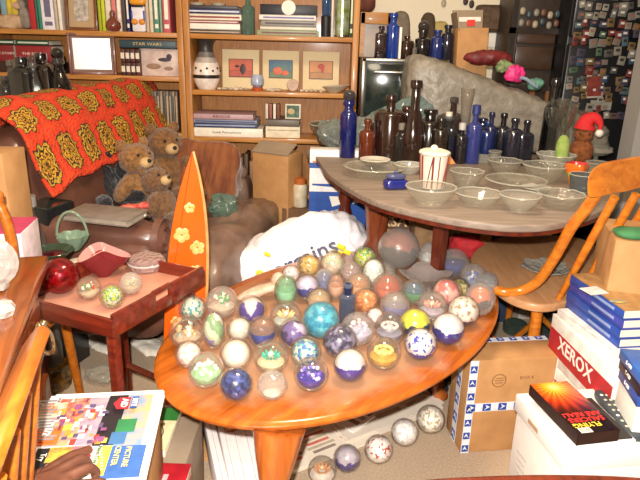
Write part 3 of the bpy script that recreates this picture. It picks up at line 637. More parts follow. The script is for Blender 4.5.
# surfboard ornament
t = thing('surfboard', 'small orange surfboard with yellow flowers standing beside the sofa', 'surfboard', (-.475, 1.80, .0), (0, R(5), R(12)))
out = []; Hs = .925
for k in range(25):
    z = k / 24; wv = .062 * (math.sin(PI * min(1, (z * .80 + .2))) ** .65) if z < 1 else 0
    wv = .064 * (1 - (abs(z - .38) / .62) ** 3) if z > .38 else .064 * (1 - (abs(z - .38) / .62) ** 2.3 * .9)
    out.append((max(0.001, wv), z * Hs))
pts = [(x, z) for x, z in out] + [(-x, z) for x, z in out[::-1]]
b = NB(); prism(b, pts, .010, Matrix.Translation((0, -.002, 0)) @ Matrix.Rotation(R(90), 4, 'X'), bev=.003); obj('deck', b, mat('e05a12', .25, var=.08, scale=5, coat=.6), t)
b = NB(); prism(b, [(x * 1.06 + (.003 if x > 0 else 0), z) for x, z in pts], .012, Matrix.Translation((.003, .011, 0)) @ Matrix.Rotation(R(90), 4, 'X'), bev=.003); obj('wooden_rim', b, mat('c99a5a', .4, c2='b5834a'), t)
rn = random.Random(5)
for (x, z, s) in [(.0, .75, .016), (-.02, .66, .024), (.03, .62, .022), (.028, .54, .02), (.012, .5, .018), (-.02, .46, .02), (.03, .4, .024), (-.025, .36, .018), (.02, .3, .02), (-.01, .22, .022)]:
    b = NB()
    for k in range(5):
        a = 2 * PI * k / 5 + z * 9; ball(b, (x + s * .6 * math.cos(a), -.0125, z + s * .6 * math.sin(a)), (s * .5, .0012, s * .5), 2)
    obj('painted_flower', b, mat('eda04a', .3, c2='f2b878', scale=60), t)

# ================================================================== COFFEE TABLE
CT = Vector((.091, 1.724, 0)); CA = R(54.6); SA, SB = .677, .424; ZT = .45
t = thing('coffee_table', 'oval polished wooden coffee table covered with glass paperweights', 'table', CT, (0, 0, CA))
b = NB(); n = 96; prof = [(1.0, 0), (1.0, -.006), (.985, -.014), (.975, -.022), (.95, -.026)]
rings = []
for (k, z) in [(.975, 0), (.992, -.002), (1.0, -.008), (.998, -.014), (.985, -.018), (.983, -.024), (.96, -.028)]:
    rings.append([b.verts.new((SA * k * math.cos(2 * PI * j / n) if k > .9 else 0, SB * (1 - (1 - k) * 1.5) * math.sin(2 * PI * j / n), ZT + z)) for j in range(n)])
b.faces.new(rings[0]); b.faces.new(rings[-1][::-1])
for i in range(len(rings) - 1):
    for j in range(n): b.faces.new((rings[i][j], rings[i + 1][j], rings[i + 1][(j + 1) % n], rings[i][(j + 1) % n]))
obj('tabletop', b, wood('8e4210', 'bc6620', .2, 4, 'X', .5, dust_haze=('a07a5e', (1 / .76, 1 / .48, 0), .85)), t)
b = NB(); out = [(SA * .62 * math.cos(a), SB * .68 * math.sin(a)) for a in [2 * PI * j / 40 for j in range(40)]]
prism(b, out, .06, Matrix.Translation((0, 0, ZT - .088))); obj('apron', b, wood('8a3f12', 'b0611f', .3, 5, 'X'), t)
legw = wood('8f4416', 'b8662a', .25, 5, 'Z', .5)
lc = at(283, 430, .40); lloc = (Matrix.Rotation(-CA, 3, 'Z') @ (lc - CT))
lq = at(279, 428, .42); lq.z = 0; lq = Matrix.Rotation(-CA, 3, 'Z') @ (lq - CT); l2 = at(330, 425, .36); l2.z = 0; l2 = Matrix.Rotation(-CA, 3, 'Z') @ (l2 - CT)
for (lx, ly) in [(lq.x, lq.y), (-.30, .2), (.33, -.17), (.33, .17)]:
    s = Vector((lx, ly, 0)).normalized()
    b = NB(); pts = [Vector((lx, ly, ZT - .03)), Vector((lx, ly, ZT - .1)) + s * .02, Vector((lx, ly, .27)) + s * .035, Vector((lx, ly, .15)) + s * .02, Vector((lx, ly, .06)) + s * .02, Vector((lx, ly, .025)) + s * .045, Vector((lx, ly, .012)) + s * .05]
    tube(b, spline(pts, 5, closed=False), [.05 - .0 * k if k < 6 else max(.018, .055 - (k - 6) * .0018) for k in range(31)][:31] if False else [(.062, .046, .028, .024, .020, .026, .012)[min(6, k // 5)] + ((.062, .046, .028, .024, .020, .026, .012)[min(6, k // 5 + 1)] - (.062, .046, .028, .024, .020, .026, .012)[min(6, k // 5)]) * (k % 5) / 5 for k in range(31)], 14)
    obj('leg', b, legw, t)

# ------------------------------------------------------------------ paperweights
def weight(px, py, rpx, desc, kind, cols, zb=ZT, tall=1.0, cloud=.03, shell='f2efe8', group='glass paperweights on the coffee table', cat='paperweight', core=.82, name='paperweight', lab=None, wide=1):
    z = zb + .04
    for _ in range(6):
        p = at(px, py, z); r = rpx * pxm(p); z = zb + r * tall * .97
    p = at(px, py, z); r *= 1.07; H_ = r * tall
    t = thing(name, desc, cat, (p.x, p.y, zb + .0005), (0, 0, random.Random(px * 7 + py).random() * 6), group)
    cz = H_ * .965; n = 14
    prof = [(0, 0)] + [(r * wide * math.cos(a), cz + H_ * math.sin(a)) for a in [R(-75 + 165 * k / n) for k in range(n)]] + [(0, cz + H_)]
    prof[1] = (prof[1][0], 0)
    if kind == 'tear': prof = [(0, 0), (r * .7, 0), (r * .95, H_ * .3), (r, H_ * .6), (r * .9, H_ * 1.0), (r * .65, H_ * 1.45), (r * .35, H_ * 1.8), (0, H_ * 1.95)]
    b = NB(); mod = None
    if kind == 'facet': mod = lambda a, rr, zz_: (rr * (1 + .05 * math.cos(7 * a) * math.cos(zz_ * 300)), zz_)
    lathe(b, prof, 32, mod=mod); obj('glass_shell', b, glass(shell, cloud, 'd8d0c8', .02, bump=.6 if kind == 'facet' else 0, bs=90), t)
    rn = random.Random(int(px * 13 + py * 5)); M = [mat(c, .35, var=.15, scale=60, coat=.3) for c in cols]
    cr = r * core; ch = H_ * core
    if kind in ('split', 'mottle', 'swirl', 'spots', 'star'):
        tt = bmesh.new(); bmesh.ops.create_icosphere(tt, subdivisions=4, radius=1); sd = Vector((rn.random() * 9, rn.random() * 9, 0))
        # view side tilt: the picture design is seen from the front and above
        for f in tt.faces:
            c = f.calc_center_median(); nz = noise.noise(c * 2.2 + sd); a = math.atan2(c.y, c.x); k = 0
            if kind == 'split': k = 0 if c.z < .18 + .35 * nz else 1
            if kind == 'mottle': nz = noise.noise(c * 3.2 + sd) + .4 * noise.noise(c * 8 + sd); k = 0 if nz < -.12 else (1 if nz < .16 else len(cols) - 1)
            if kind == 'swirl': k = int(((a / (2 * PI)) * 4 + c.z * 1.2 + nz * .6) % len(cols))
            if kind == 'spots': k = 0 if c.z < -.35 else (2 if noise.noise(c * 4.5 + sd) > .28 else 1)
            if kind == 'star': k = 0 if c.z < -.1 + .9 * abs(math.sin(a * 1.5)) else 1
            f.material_index = k
        q = NB(); merge(q, tt, Matrix.Translation((0, 0, cz)) @ Matrix.Diagonal((cr * wide, cr * wide, ch, 1))); obj('inner_design', q, M, t)
    elif kind in ('cap', 'cluster', 'petals', 'ring', 'bubbles', 'facet'):
        gh = {'cap': .12, 'cluster': -.3, 'petals': -.35, 'ring': -.2, 'bubbles': -.15, 'facet': -.7}[kind]
        a0 = math.asin(gh); pf = [(0, cz - ch * .98)] + [(cr * wide * math.cos(a), cz + ch * math.sin(a)) for a in [R(-80) + (a0 - R(-80)) * k / 8 for k in range(9)]] + [(cr * .5, cz + ch * (gh + .12)), (0, cz + ch * (gh + .18))]
        q = NB(); lathe(q, pf, 24); obj('colour_base', q, M[0], t)
        q = NB()
        if kind == 'cluster':
            for k in range(16):
                a = rn.random() * 2 * PI; rr = cr * .55 * rn.random() ** .5; hh = cz + ch * rn.uniform(-.15, .45); ball(q, (rr * math.cos(a), rr * math.sin(a), hh), cr * rn.uniform(.14, .24), 1, mi=rn.randrange(max(1, len(cols) - 1)))
        if kind == 'bubbles':
            for k in range(34):
                a = rn.random() * 2 * PI; e = rn.uniform(-.3, .75); ball(q, (cr * .72 * math.cos(a) * math.cos(e), cr * .72 * math.sin(a) * math.cos(e), cz + ch * .62 * math.sin(e) - ch * .1), cr * rn.uniform(.10, .17), 1, mi=k % max(1, len(cols) - 1))
        if kind == 'petals':
            for k in range(10):
                a = 2 * PI * k / 10; L_ = cr * .38; ball(q, (L_ * 1.25 * math.cos(a), L_ * 1.25 * math.sin(a), cz + ch * .12), (L_ * .75, L_ * .28, ch * .10), 2, mi=0, rot=(0, -R(35), a))
            ball(q, (0, 0, cz + ch * .25), cr * .2, 2, mi=min(1, len(cols) - 2))
        if kind == 'ring':
            for k in range(18):
                a = 2 * PI * k / 18; ball(q, (cr * .58 * math.cos(a), cr * .58 * math.sin(a), cz + ch * .25), cr * .15, 1, mi=k % 2 if len(cols) > 2 else 0)
            ball(q, (0, 0, cz + ch * .05), (cr * .42, cr * .42, ch * .3), 2, mi=0)
        if kind != 'cap' and kind != 'facet': obj('flower_motif', q, M[1:] if len(M) > 1 else M, t)
        elif kind == 'cap' and len(cols) > 1:
            ball(q, (0, 0, cz), (cr * .985 * wide, cr * .985 * wide, ch * .985), 3); obj('tinted_core', q, glass(cols[1], .22, cols[1]), t)
        else: q.free()
    elif kind == 'tear':
        q = NB(); lathe(q, [(0, .002), (r * .6, .002), (r * .7, H_ * .3), (r * .5, H_ * .8), (0, H_ * 1.1)], 20); obj('inner_design', q, M[0], t)
    return t
PW = [  # bright white cores and tops have flash bounce painted into their colour
 (193, 310, 13.5, 'paperweight with teal flower and white patch at the table edge beside the surfboard', 'mottle', ('3d8f8c', 'ccc6bc', 'c9b8a0')),
 (222, 303, 15, 'large cloudy clear paperweight with one small green leaf, left back', 'cluster', ('c9b6a0', 'd8ccb8', '2e8a3c'), dict(cloud=.12)),
 (187, 333, 16.5, 'clear bubbled paperweight above the leftmost white one', 'cluster', ('c0a890', 'd8d0c4', '9aa898', 'cfa878')),
 (214, 331, 11.5, 'tall egg shaped paperweight with green top and lilac stripes', 'swirl', ('8f86b8', 'c8cfae', '7f9c70', 'd8ccc0'), dict(tall=1.75)),
 (251.5, 311, 14.5, 'paperweight with purple pyramid on white, left back', 'star', ('4f3a8a', 'ccc2be')),
 (239.5, 330, 12.5, 'small creamy white shell textured paperweight', 'mottle', ('c6bcae', 'd0cabe', 'd2c4b2')),
 (262.5, 333, 14.5, 'peach tinted dome paperweight with blue rim at its foot', 'cap', ('2e3f8a', 'd8a888'), dict(tall=1.1)),
 (293.5, 334.5, 15, 'smooth lavender and dark purple glazed paperweight', 'swirl', ('6a568e', 'b9a8c0', '3c2c58')),
 (286, 317, 15, 'clear paperweight holding a pale orange flower, centre left', 'petals', ('b8c0bc', 'e2b478', 'f0dcb8')),
 (286, 292, 11.5, 'tall pale green domed paperweight before the white bag', 'cap', ('9ec8a8', 'bcd8c0'), dict(tall=1.4, shell='d8ecd8')),
 (309, 266.5, 12, 'amber topped paperweight under the bag lettering', 'mottle', ('c8a050', 'dcc08c', '8c7a40')),
 (307, 288, 13, 'lavender grey paperweight with dark blue base near the bag', 'split', ('2d3580', 'b8b0c8')),
 (319, 301, 12.5, 'plain peach clear paperweight right behind the teal one', 'cap', ('d0b898', 'dcc8ac')),
 (321, 321, 18, 'largest bright teal bubbled paperweight in the centre', 'mottle', ('1c7f9c', '2f9ab4', '56b0c0'), dict(core=.95, cloud=.04)),
 (189, 355, 13.5, 'leftmost white paperweight with a pinkish swirl', 'mottle', ('d6cec8', 'efe2dc', 'd8b0a0'), dict(core=.8)),
 (206, 371, 17, 'large paperweight with pale green frosted ground, front left', 'bubbles', ('8fc08a', 'b8dcae', 'e0e8dc', 'e8e4dc'), dict(cloud=.08)),
 (236, 355, 15.5, 'white paperweight with faint orange tint behind the dark blue one', 'mottle', ('d4ccc2', 'ecd0b4', 'dad2cc'), dict(core=.84)),
 (236, 385, 16, 'deep navy blue paperweight with bubbles at the front left', 'mottle', ('141c4c', '20306e', '3c4c8a'), dict(core=.9)),
 (271, 358, 16.5, 'clear paperweight with a teal green flower above the crystal one', 'petals', ('d0c4a0', '2f9a84', 'c2d8c0')),
 (305.5, 353, 15, 'white and turquoise speckled paperweight with blue foot', 'mottle', ('d2ccba', '58b0a8', '4a68a8'), dict(core=.82)),
 (311, 375, 16.5, 'front paperweight filled with violet bubbles under white', 'bubbles', ('38288c', '5a44b8', '7c68d0', 'ded8ea')),
 (340, 342, 16.5, 'smoky dark purple marbled paperweight in the front middle', 'mottle', ('2e2c48', '55506e', '86809a'), dict(core=.92)),
 (350, 366, 16, 'paperweight with white top over purple coral shapes, front', 'split', ('3a2a84', 'd6ccc8'), dict(core=.9)),
 (383.5, 354, 16, 'paperweight with a golden ring of petals at the front edge', 'ring', ('c8a048', 'e0b45c', 'e8e08a', 'f0e4c0')),
 (420.5, 345, 15.5, 'white paperweight with blue and orange floral panel, front right', 'spots', ('2a2c9c', 'dad4d4', '3838a8', 'd8884c'), dict(core=.9)),
 (358, 330, 16, 'clear paperweight with lilac bubbles low inside, centre', 'bubbles', ('b8b0c8', 'c2c0d8', 'a8b4d0', 'dcd4dc'), dict(cloud=.09)),
 (389.5, 330, 14.5, 'oval upright clear paperweight with a wheel shaped disc', 'ring', ('8e8a9c', 'b4acac', 'd8d0c8', 'e0d8cc'), dict(tall=1.2)),
 (415, 325, 15.5, 'yellow green flower paperweight on a navy base', 'split', ('1c1c44', 'c2c43a'), dict(core=.9)),
 (448, 330, 15.5, 'paperweight with white upper half and glossy cobalt lower half', 'split', ('22207c', 'd6d0d4'), dict(core=.93)),
 (463.5, 312, 15, 'white paperweight with brown spots beside the right rim', 'spots', ('2c2444', 'd8cec4', 'a0805c'), dict(core=.92)),
 (480, 300, 14, 'black based paperweight with a red and yellow flame at the right tip', 'split', ('15131c', 'c8602c'), dict(tall=1.15, core=.75, cloud=.16)),
 (432, 307, 14.5, 'clear paperweight with pale coral flower, right of centre', 'petals', ('b0a8b8', 'd88c78', 'e8b8a4'), dict(cloud=.08)),
 (446.5, 293.5, 15, 'rosy pink veined paperweight at the right back', 'swirl', ('c87874', 'd8a49a', 'b86a68')),
 (395, 307, 14.5, 'wide clear paperweight with lavender line round its foot', 'cap', ('6a6498', 'cfc0b4'), dict(cloud=.09)),
 (414, 293, 12, 'small clear paperweight with blue and green drop inside', 'cap', ('4f8a5c', '7a98b8'), dict(cloud=.08)),
 (387.5, 289, 15, 'coral orange domed paperweight at the back middle', 'cap', ('c86a4c', 'd88868'), dict(cloud=.08)),
 (366, 302, 13, 'orange blown glass paperweight beside the inkwell bottle', 'mottle', ('c87c48', 'd89c68', 'b86a3a')),
 (358.5, 286, 12.5, 'pale apricot paperweight behind the orange one', 'cap', ('d0a070', 'd8b088'), dict(cloud=.09)),
 (375, 317, 9, 'tiny pinkish white paperweight in the middle of the crowd', 'mottle', ('dcc0bc', 'e8dcd8', 'b8a0a0')),
 (373.5, 274, 12, 'egg shaped silvery white paperweight at the back', 'mottle', ('c4ccc4', 'e6e8e2', 'a8b4ac'), dict(tall=1.3)),
 (386, 272, 9.5, 'small plain clear paperweight right of the silvery egg', 'cap', ('b0a89c', 'c0b4a8'), dict(cloud=.12)),
 (365, 258.5, 12, 'yellow and green bubbled paperweight against the bag', 'mottle', ('c8cc48', '5aa460', 'd8c8a8')),
 (351, 273, 10.5, 'mauve grey paperweight left of the silvery egg', 'cap', ('b89c9c', 'c4acac'), dict(cloud=.12)),
 (332.5, 264.5, 13, 'pink and pale green paperweight touching the bag lettering', 'mottle', ('a8bc98', 'dcc4b4', 'c8a898')),
 (324, 283, 10, 'slender paperweight with royal blue core left of the inkwell', 'cap', ('2c4498', '3c5cae'), dict(tall=1.3, cloud=.18)),
 (336, 287, 9.5, 'slender peach glass egg left of the inkwell bottle', 'cap', ('cfa890', 'dcb8a4'), dict(tall=1.4)),
 (398.7, 249.5, 19.5, 'big rust red glass apple with dark base at the very back', 'split', ('2c1c20', '98503c'), dict(cloud=.2, core=.92)),
 (428, 253, 9.5, 'clear teardrop shaped paperweight right of the glass apple', 'tear', ('b8b8b4',), dict(cloud=.22, tall=1.05)),
 (453.6, 264, 14, 'clear paperweight with a dark blue pool at the far right back', 'cap', ('2e3a80',), dict(cloud=.12)),
 (473, 277, 12.5, 'cloudy paperweight with a small blue star near the right end', 'cluster', ('8890b0', '4a5ca0', 'd0d4e0', 'b8bcc8'), dict(cloud=.13)),
 (487, 283, 10.5, 'plain grey clear paperweight at the right end of the table', 'cap', ('8e929c', 'b0b4bc'), dict(cloud=.13)),
 (459, 289, 10.5, 'small yellow spotted paperweight behind the pink one', 'mottle', ('b8b040', 'c8bca0', '6a6a40')),
 (291, 275, 9.5, 'small pale pink paperweight touching the bag on the left', 'mottle', ('d8ccd0', 'e2d8d4', 'c4a8a8')),
 (272, 386, 14, 'crystal faceted figurine paperweight at the front edge', 'facet', ('c6bcae', 'f0ece4'), dict(cloud=.13)),
]
for a in PW: weight(a[0], a[1], a[2], a[3], a[4], a[5], **(a[6] if len(a) > 6 else {}))
p = at(346.5, 322, ZT)
t = bottle(p.x, p.y, ZT, .024, .125, '7c86a4', 'blue glass inkwell bottle with dark ribbed neck among the paperweights', 'round', liquid='161c38', cloud=.2, nh=.3, neck=.42, cc='8088a0')
b = NB(); lathe(b, [(.011, .088), (.0125, .092), (.0105, .1), (.0125, .108), (.012, .124), (0, .125)], 16); obj('neck_sleeve', b, mat('1c2444', .3), t)
p = at(424, 290, ZT); b = NB()
lathe(b, [(0, 0), (.03, 0), (.035, .006), (.022, .014), (.04, .03), (.07, .05), (.082, .062), (.078, .062), (.06, .048), (.03, .032), (0, .028)], 40, mod=lambda a, r, z: (r * (1 + .12 * math.cos(4 * a) * (z > .03)), z + (.008 * math.cos(4 * a) if z > .04 else 0)))
tag(obj('glass_bowl', b, glass('e4dcd8', .3, 'bcb0aa'), None, (p.x, p.y, ZT + .0005)), 'clear wavy rimmed glass bowl at the back of the coffee table', 'bowl')
p = at(262, 300, ZT); b = NB(); puff(b, (0, 0, .03), (.17, .05, .03), 2.4, .006, 3, rot=(0, -R(14), R(20)), ws=20)
puff(b, (.05, .02, .045), (.05, .05, .08), 2.2, .006, 4, ws=20); tag(obj('driftwood_carving', b, mat('cdb09a', .5, c2='b8967e'), None, (p.x, p.y, ZT + .004)), 'pale pinkish curved shell shaped carving behind the left paperweights', 'ornament')
# on the floor before the table
for a in [(322, 471, 13.5, 'pale orange and white paperweight on the floor, leftmost of the row', 'petals', ('e6dcd0', 'c88a58', 'e0b890')), (347, 459, 13, 'clear paperweight with purple lower half on the floor', 'split', ('4a3c80', 'b0a8b4')),
          (378.5, 450, 13.5, 'white paperweight with a red flower on the floor', 'spots', ('f4ece8', 'f4ece8', 'b83424')), (404.5, 433, 13, 'plain pure white paperweight on the floor', 'mottle', ('f8f6f4', 'dad4d4', 'ffffff')),
          (430.5, 420, 13.5, 'pearly white paperweight with grey swirl on the floor beside the box', 'mottle', ('ece6dc', 'f2eee6', 'b8a890'))]:
    weight(a[0], a[1], a[2], a[3], a[4], a[5], zb=0, core=.9, group='glass paperweights on the floor')
for (px, py, rp, lb) in [(432, 391, 16, 'dark glass ashtray on the floor behind the row of paperweights'), (398, 396, 15, 'dark rimmed glass plate on the papers under the table'), (446, 380, 11, 'small smoky glass dish beside the taped box')]:
    p = at(px, py, .01); r = rp * pxm(p); b = NB(); lathe(b, [(0, .012), (r * .8, .012), (r, .03), (r * .94, .03), (r * .75, .018), (0, .018)], 28)
    tag(obj('glass_dish', b, glass('6a6e6a', .3, '5a5c58'), None, (p.x, p.y, .0)), lb, 'dish')

# ================================================================== papers and boxes on the floor
def paper_stack(c, sx_, sy_, h, rz, label, name='newspaper', tint='e2d6c2', cols=('8a7a6c', 'b8a890'), seed=1, txtm=None, rows=9, cat='newspaper', red=False):
    t = thing(name, label, cat, c, (0, 0, rz)); rn = random.Random(seed)
    b = NB(); k = max(1, int(h / .006))
    for i in range(k): bx(b, (rn.uniform(-.004, .004), rn.uniform(-.004, .004), (i + .5) * h / k), (sx_, sy_, h / k * .92), rot=(0, 0, rn.uniform(-.01, .01)))
    obj('sheets', b, mat(tint, .8, var=.04, scale=10), t)
    b = NB()
    for i in range(rows):
        for j in range(3):
            x = -sx_ * .44 + j * sx_ * .31; y = sy_ * (.42 - .86 * i / rows)
            bx(b, (x + sx_ * .13, y, h + .0004), (sx_ * .26 * rn.uniform(.7, 1), sy_ / rows * .5, .0008), mi=rn.choice((0, 0, 1, 2) if red else (0, 1, 1)))
    obj('printed_columns', b, [mat(cols[0], .8), mat(cols[1], .8), mat('c8705c', .8)], t)
    return t
p = at(318, 438, 0); paper_stack((p.x - .03, p.y, 0), .40, .26, .02, R(33), 'newspaper with red print on the floor beside the table leg', seed=2, red=True, rows=11)
p = at(375, 412, 0); paper_stack((p.x, p.y + .02, 0), .42, .26, .03, R(33), 'pile of newsprint lying under the right half of the table', tint='d8ccbc', seed=3, rows=6)
p = at(340, 412, .03); paper_stack((p.x + .0, p.y, .0305), .22, .12, .006, R(-40), 'white folded sheet laid across the newsprint pile', tint='efe8e0', seed=4, rows=3, name='paper_sheet', cat='paper')
p = at(235, 450, 0)
for i, (px, lb) in enumerate([(198, 'leftmost'), (211.5, 'second from left'), (222, 'third from left'), (234, 'second from right'), (245, 'rightmost')]):
    a = at(px, 425, .1); c = at(px + 12, 486, .1); mid = (a + c) / 2; d = (c - a); L_ = .55
    b = NB(); ww = .031 if i not in (3,) else .036; bx(b, (0, 0, .05), (ww, L_, .1), bev=.002); bx(b, (0, .0, .1), (ww * .05, L_ * .98, .001), mi=1)
    tag(obj('white_box', b, [mat('f0e6e2', .6, var=.02), mat('b8aca8', .7)], None, (mid.x, mid.y + .12, 0), (0, 0, math.atan2(d.y, d.x) + PI / 2)), 'long narrow white box, %s in the row beside the table leg' % lb, 'box', 'long white boxes standing in a row')
p = at(265, 452, 0); b = NB(); bx(b, (0, 0, .012), (.05, .5, .024), bev=.002); tag(obj('board_strip', b, CARD, None, (p.x + .0, p.y + .05, 0), (0, 0, R(8))), 'tan wooden strip on the floor right of the long white boxes', 'strip')
p = at(172, 425, 0)
b = NB(); bx(b, (0, 0, .005), (.22, .3, .01), bev=.001); tag(obj('cardboard_sheet', b, CARD, None, (p.x + .08, p.y - .02, .0), (0, 0, R(-6))), 'flat tan cardboard sheet on the floor left of the long white boxes', 'cardboard')

# ================================================================== TRAY TABLE, left
ZR = .58
A = at(40, 287, ZR); Bn = at(112, 322, ZR); Cr = at(183, 262, ZR)
ux = (Bn - A).normalized(); uy = (Cr - Bn).normalized(); wl = (Bn - A).length; dl = (Cr - Bn).length * .88
ang = (math.atan2(ux.y, ux.x) + math.atan2(uy.y, uy.x) - PI / 2) / 2; ux = Vector((math.cos(ang), math.sin(ang), 0)); A = Bn - ux * wl; uyp = Vector((-ux.y, ux.x, 0))
t = thing('tray_table', 'dark red wooden butler tray table holding coloured glass beside the sofa', 'table', (A.x, A.y, 0), (0, 0, ang))
TW = wood('4a140c', '7a2a18', .28, 6, 'X', .4)
b = NB(); bx(b, (wl / 2, dl / 2, ZR - .035), (wl, dl, .012), bev=.002); obj('tray_bottom', b, mat('c89078', .5, var=.08, scale=9, c2='b87c66'), t)
for (c, s) in (((wl / 2, 0, ZR - .018), (wl + .012, .012, .05)), ((wl / 2, dl, ZR - .018), (wl + .012, .012, .05))):
    b = NB(); bx(b, c, s, bev=.003); obj('tray_side', b, TW, t)
for x in (0, wl):
    b = NB()
    bx(b, (x, dl * .21, ZR - .012), (.012, dl * .42, .062), bev=.003); bx(b, (x, dl * .79, ZR - .012), (.012, dl * .42, .062), bev=.003)
    bx(b, (x, dl * .5, ZR - .028), (.012, dl * .2, .03), bev=.003); bx(b, (x, dl * .5, ZR + .015), (.012, dl * .2, .014), bev=.003)
    obj('tray_side', b, TW, t)
for (x0, y0) in ((.03, .03), (wl - .03, .03), (.03, dl - .03), (wl - .03, dl - .03)):
    b = NB(); bx(b, (x0, y0, (ZR - .042) / 2), (.026, .026, ZR - .042), bev=.003); obj('leg', b, TW, t)
for y0 in (.03, dl - .03):
    b = NB(); tube(b, [(.03, y0, .2), (wl - .03, y0, .16)], .011, 8); obj('stretcher', b, DARKW, t)
b = NB(); tube(b, [(.03, .03, .18), (wl - .03, dl - .03, .12)], .011, 8); tube(b, [(wl - .03, .03, .12), (.03, dl - .03, .18)], .011, 8); obj('cross_stretcher', b, DARKW, t)
ZB = ZR - .029
weight(60, 277, 17, 'large glossy dark red glass ball on the tray table', 'mottle', ('7a1418', '8c1e22', '5a1016'), zb=ZB, core=.99, cloud=.0, shell='d86070', group='glass on the tray table', cat='glass ball', name='glass_ball')
weight(89, 289, 11.5, 'small paperweight with red and white dots on the tray', 'cluster', ('c8b498', 'c83a2c', 'e8e0d0', '6a8a4a'), zb=ZB, group='glass on the tray table')
weight(112, 297, 12, 'paperweight with yellow and green flowers at the tray corner', 'mottle', ('b8c02c', '5a8a5c', 'c8bca8'), zb=ZB, group='glass on the tray table')
weight(131, 284, 10.5, 'small olive clear paperweight beside the tray handle', 'cluster', ('b8a070', 'a8a060', 'c0b080'), zb=ZB, cloud=.2, group='glass on the tray table')
# heart bowl
t = thing('glass_bowl', 'folded heart shaped pink and red glass bowl on the tray', 'bowl', tuple(at(104, 275, ZB + .001)), (0, 0, .4)); t.scale = (.78, .78, .85)
b = NB(); lathe(b, [(0, 0), (.025, 0), (.03, .008), (.042, .03), (.06, .06), (.078, .085), (.076, .088), (.055, .062), (.036, .034), (.02, .014), (0, .012)], 48,
    mod=lambda a, r, z: (r * (1 + (.28 * math.cos(2 * a) + .1 * math.cos(3 * a)) * min(1, z / .06)), z + .022 * math.cos(2 * a + 3.1) * min(1, z / .06)), mis=[0, 0, 0, 0, 0, 1, 1, 2, 2, 2])
obj('bowl', b, [glass('a83440', .45, '8c2a30'), glass('d8a8a0', .65, 'c8968c'), mat('8c1c22', .1, coat=1)], t)
# cut glass disc
t = thing('glass_disc', 'round pale pink cut glass box with flowers at the tray right side', 'box', tuple(at(147, 268, ZB + .001)))
b = NB(); lathe(b, [(0, 0), (.05, 0), (.056, .008), (.056, .03), (.05, .038), (0, .042)], 36); obj('body', b, glass('d8b8b0', .5, 'b89890', bump=1, bs=70), t)
b = NB(); lathe(b, [(.056, .018), (.059, .021), (.056, .024)], 36); obj('rim', b, glass('e8d8d0', .5), t)
# basket with handle
p = at(74, 250, ZB); t = thing('glass_basket', 'clear green glass basket with a tall loop handle behind the tray', 'basket', (p.x, p.y, ZB + .001), (0, 0, .1))
b = NB(); lathe(b, [(0, 0), (.02, 0), (.028, .01), (.045, .035), (.052, .055), (.049, .055), (.04, .036), (.015, .012), (0, .01)], 40, mod=lambda a, r, z: (r * (1 + .1 * math.cos(8 * a) * min(1, z / .05)), z)); obj('bowl', b, glass('b0c8b0', .5, '8ca48c'), t)
b = NB(); tube(b, [(.05 * math.cos(a), 0, .05 + .085 * math.sin(a)) for a in [PI * k / 20 for k in range(21)]], .0045, 8); obj('handle', b, glass('b8ccb8', .5, '94a890'), t)
p = at(47, 262, ZB); t = thing('glass_bowl', 'dark red and green shallow glass bowl at the tray back corner', 'bowl', (p.x + .02, p.y, ZB + .001))
b = NB(); lathe(b, [(0, 0), (.025, 0), (.045, .015), (.068, .04), (.066, .042), (.042, .019), (0, .008)], 36); obj('bowl', b, glass('5a7a62', .25, '48604c'), t)
b = NB(); lathe(b, [(0, .0085), (.038, .019), (.045, .026), (0, .026)], 30); obj('red_centre', b, glass('5c1828', .5, '4a1420'), t)
b = NB(); lathe(b, [(0, 0), (.02, 0), (.023, .01), (0, .014)], 20); tag(obj('coaster', b, mat('c8b8a4', .4), None, tuple(at(77, 263, ZB + .001))), 'small cream disc beside the green glass basket', 'disc')
# clutter left of tray: bottle, black box, magenta box, carton
p = aty(33, 240, 1.98); b = NB()
t = thing('bottle', 'dusty grey brown bottle beside the black box', 'bottle', (p.x, 1.98, 0)); h = aty(33, 196, 1.98).z
lathe(b, [(0, 0), (.05, 0), (.052, .01), (.052, h * .62), (.04, h * .8), (.018, h * .9), (.016, h * .97), (0, h * .97)], 24); obj('body', b, mat('4c4440', .3, c2='5c5450'), t)
b = NB(); lathe(b, [(.018, h * .94), (.026, h * .95), (.026, h), (0, h)], 16); obj('cap', b, mat('8a8480', .4), t)
p = aty(46, 240, 2.12); zt = aty(46, 205, 2.12).z
b = NB(); bx(b, (0, 0, zt / 2), (.15, .14, zt), bev=.003); t = tag(obj('black_box', b, mat('181a1c', .3), None, (p.x, 2.14, 0), (0, 0, -.3)), 'tall black box with glossy lid beside the sofa arm', 'box')
b = NB(); bx(b, (0, 0, zt + .002), (.14, .13, .004)); obj('glossy_lid', b, mat('2c3430', .15, coat=.5), t)
Yc = 1.66; zc = aty(10, 226, Yc).z; pc = aty(28, 212, Yc)
t = thing('gift_box', 'magenta topped white box left of the grey bottle', 'box', (pc.x - .07, Yc, 0), (0, 0, .15))
b = NB(); bx(b, (0, 0, (zc + .459) / 2), (.13, .16, zc - .459), bev=.002); obj('body', b, mat('dcc8cc', .5), t)
b = NB(); bx(b, (0, 0, zc + .002), (.126, .156, .004)); obj('magenta_lid', b, mat('c03a68', .4), t)
b = NB(); prism(b, [(.0, 0), (.05, 0), (.05, .06)], .001, Matrix.Translation((0.0, -.0805, zc - .14)) @ Matrix.Rotation(R(90), 4, 'X')); obj('magenta_print', b, mat('b83866', .5), t)
Yd = 1.78; zd = aty(5, 152, Yd).z; pd = aty(11, 170, Yd)
b = NB(); bx(b, (-.1, 0, (zd + .459) / 2), (.2, .14, zd - .459), bev=.003); tag(obj('carton', b, CARD, None, (pd.x, Yd + .03, 0)), 'tall tan cardboard carton at the left edge beside the magenta box', 'box')
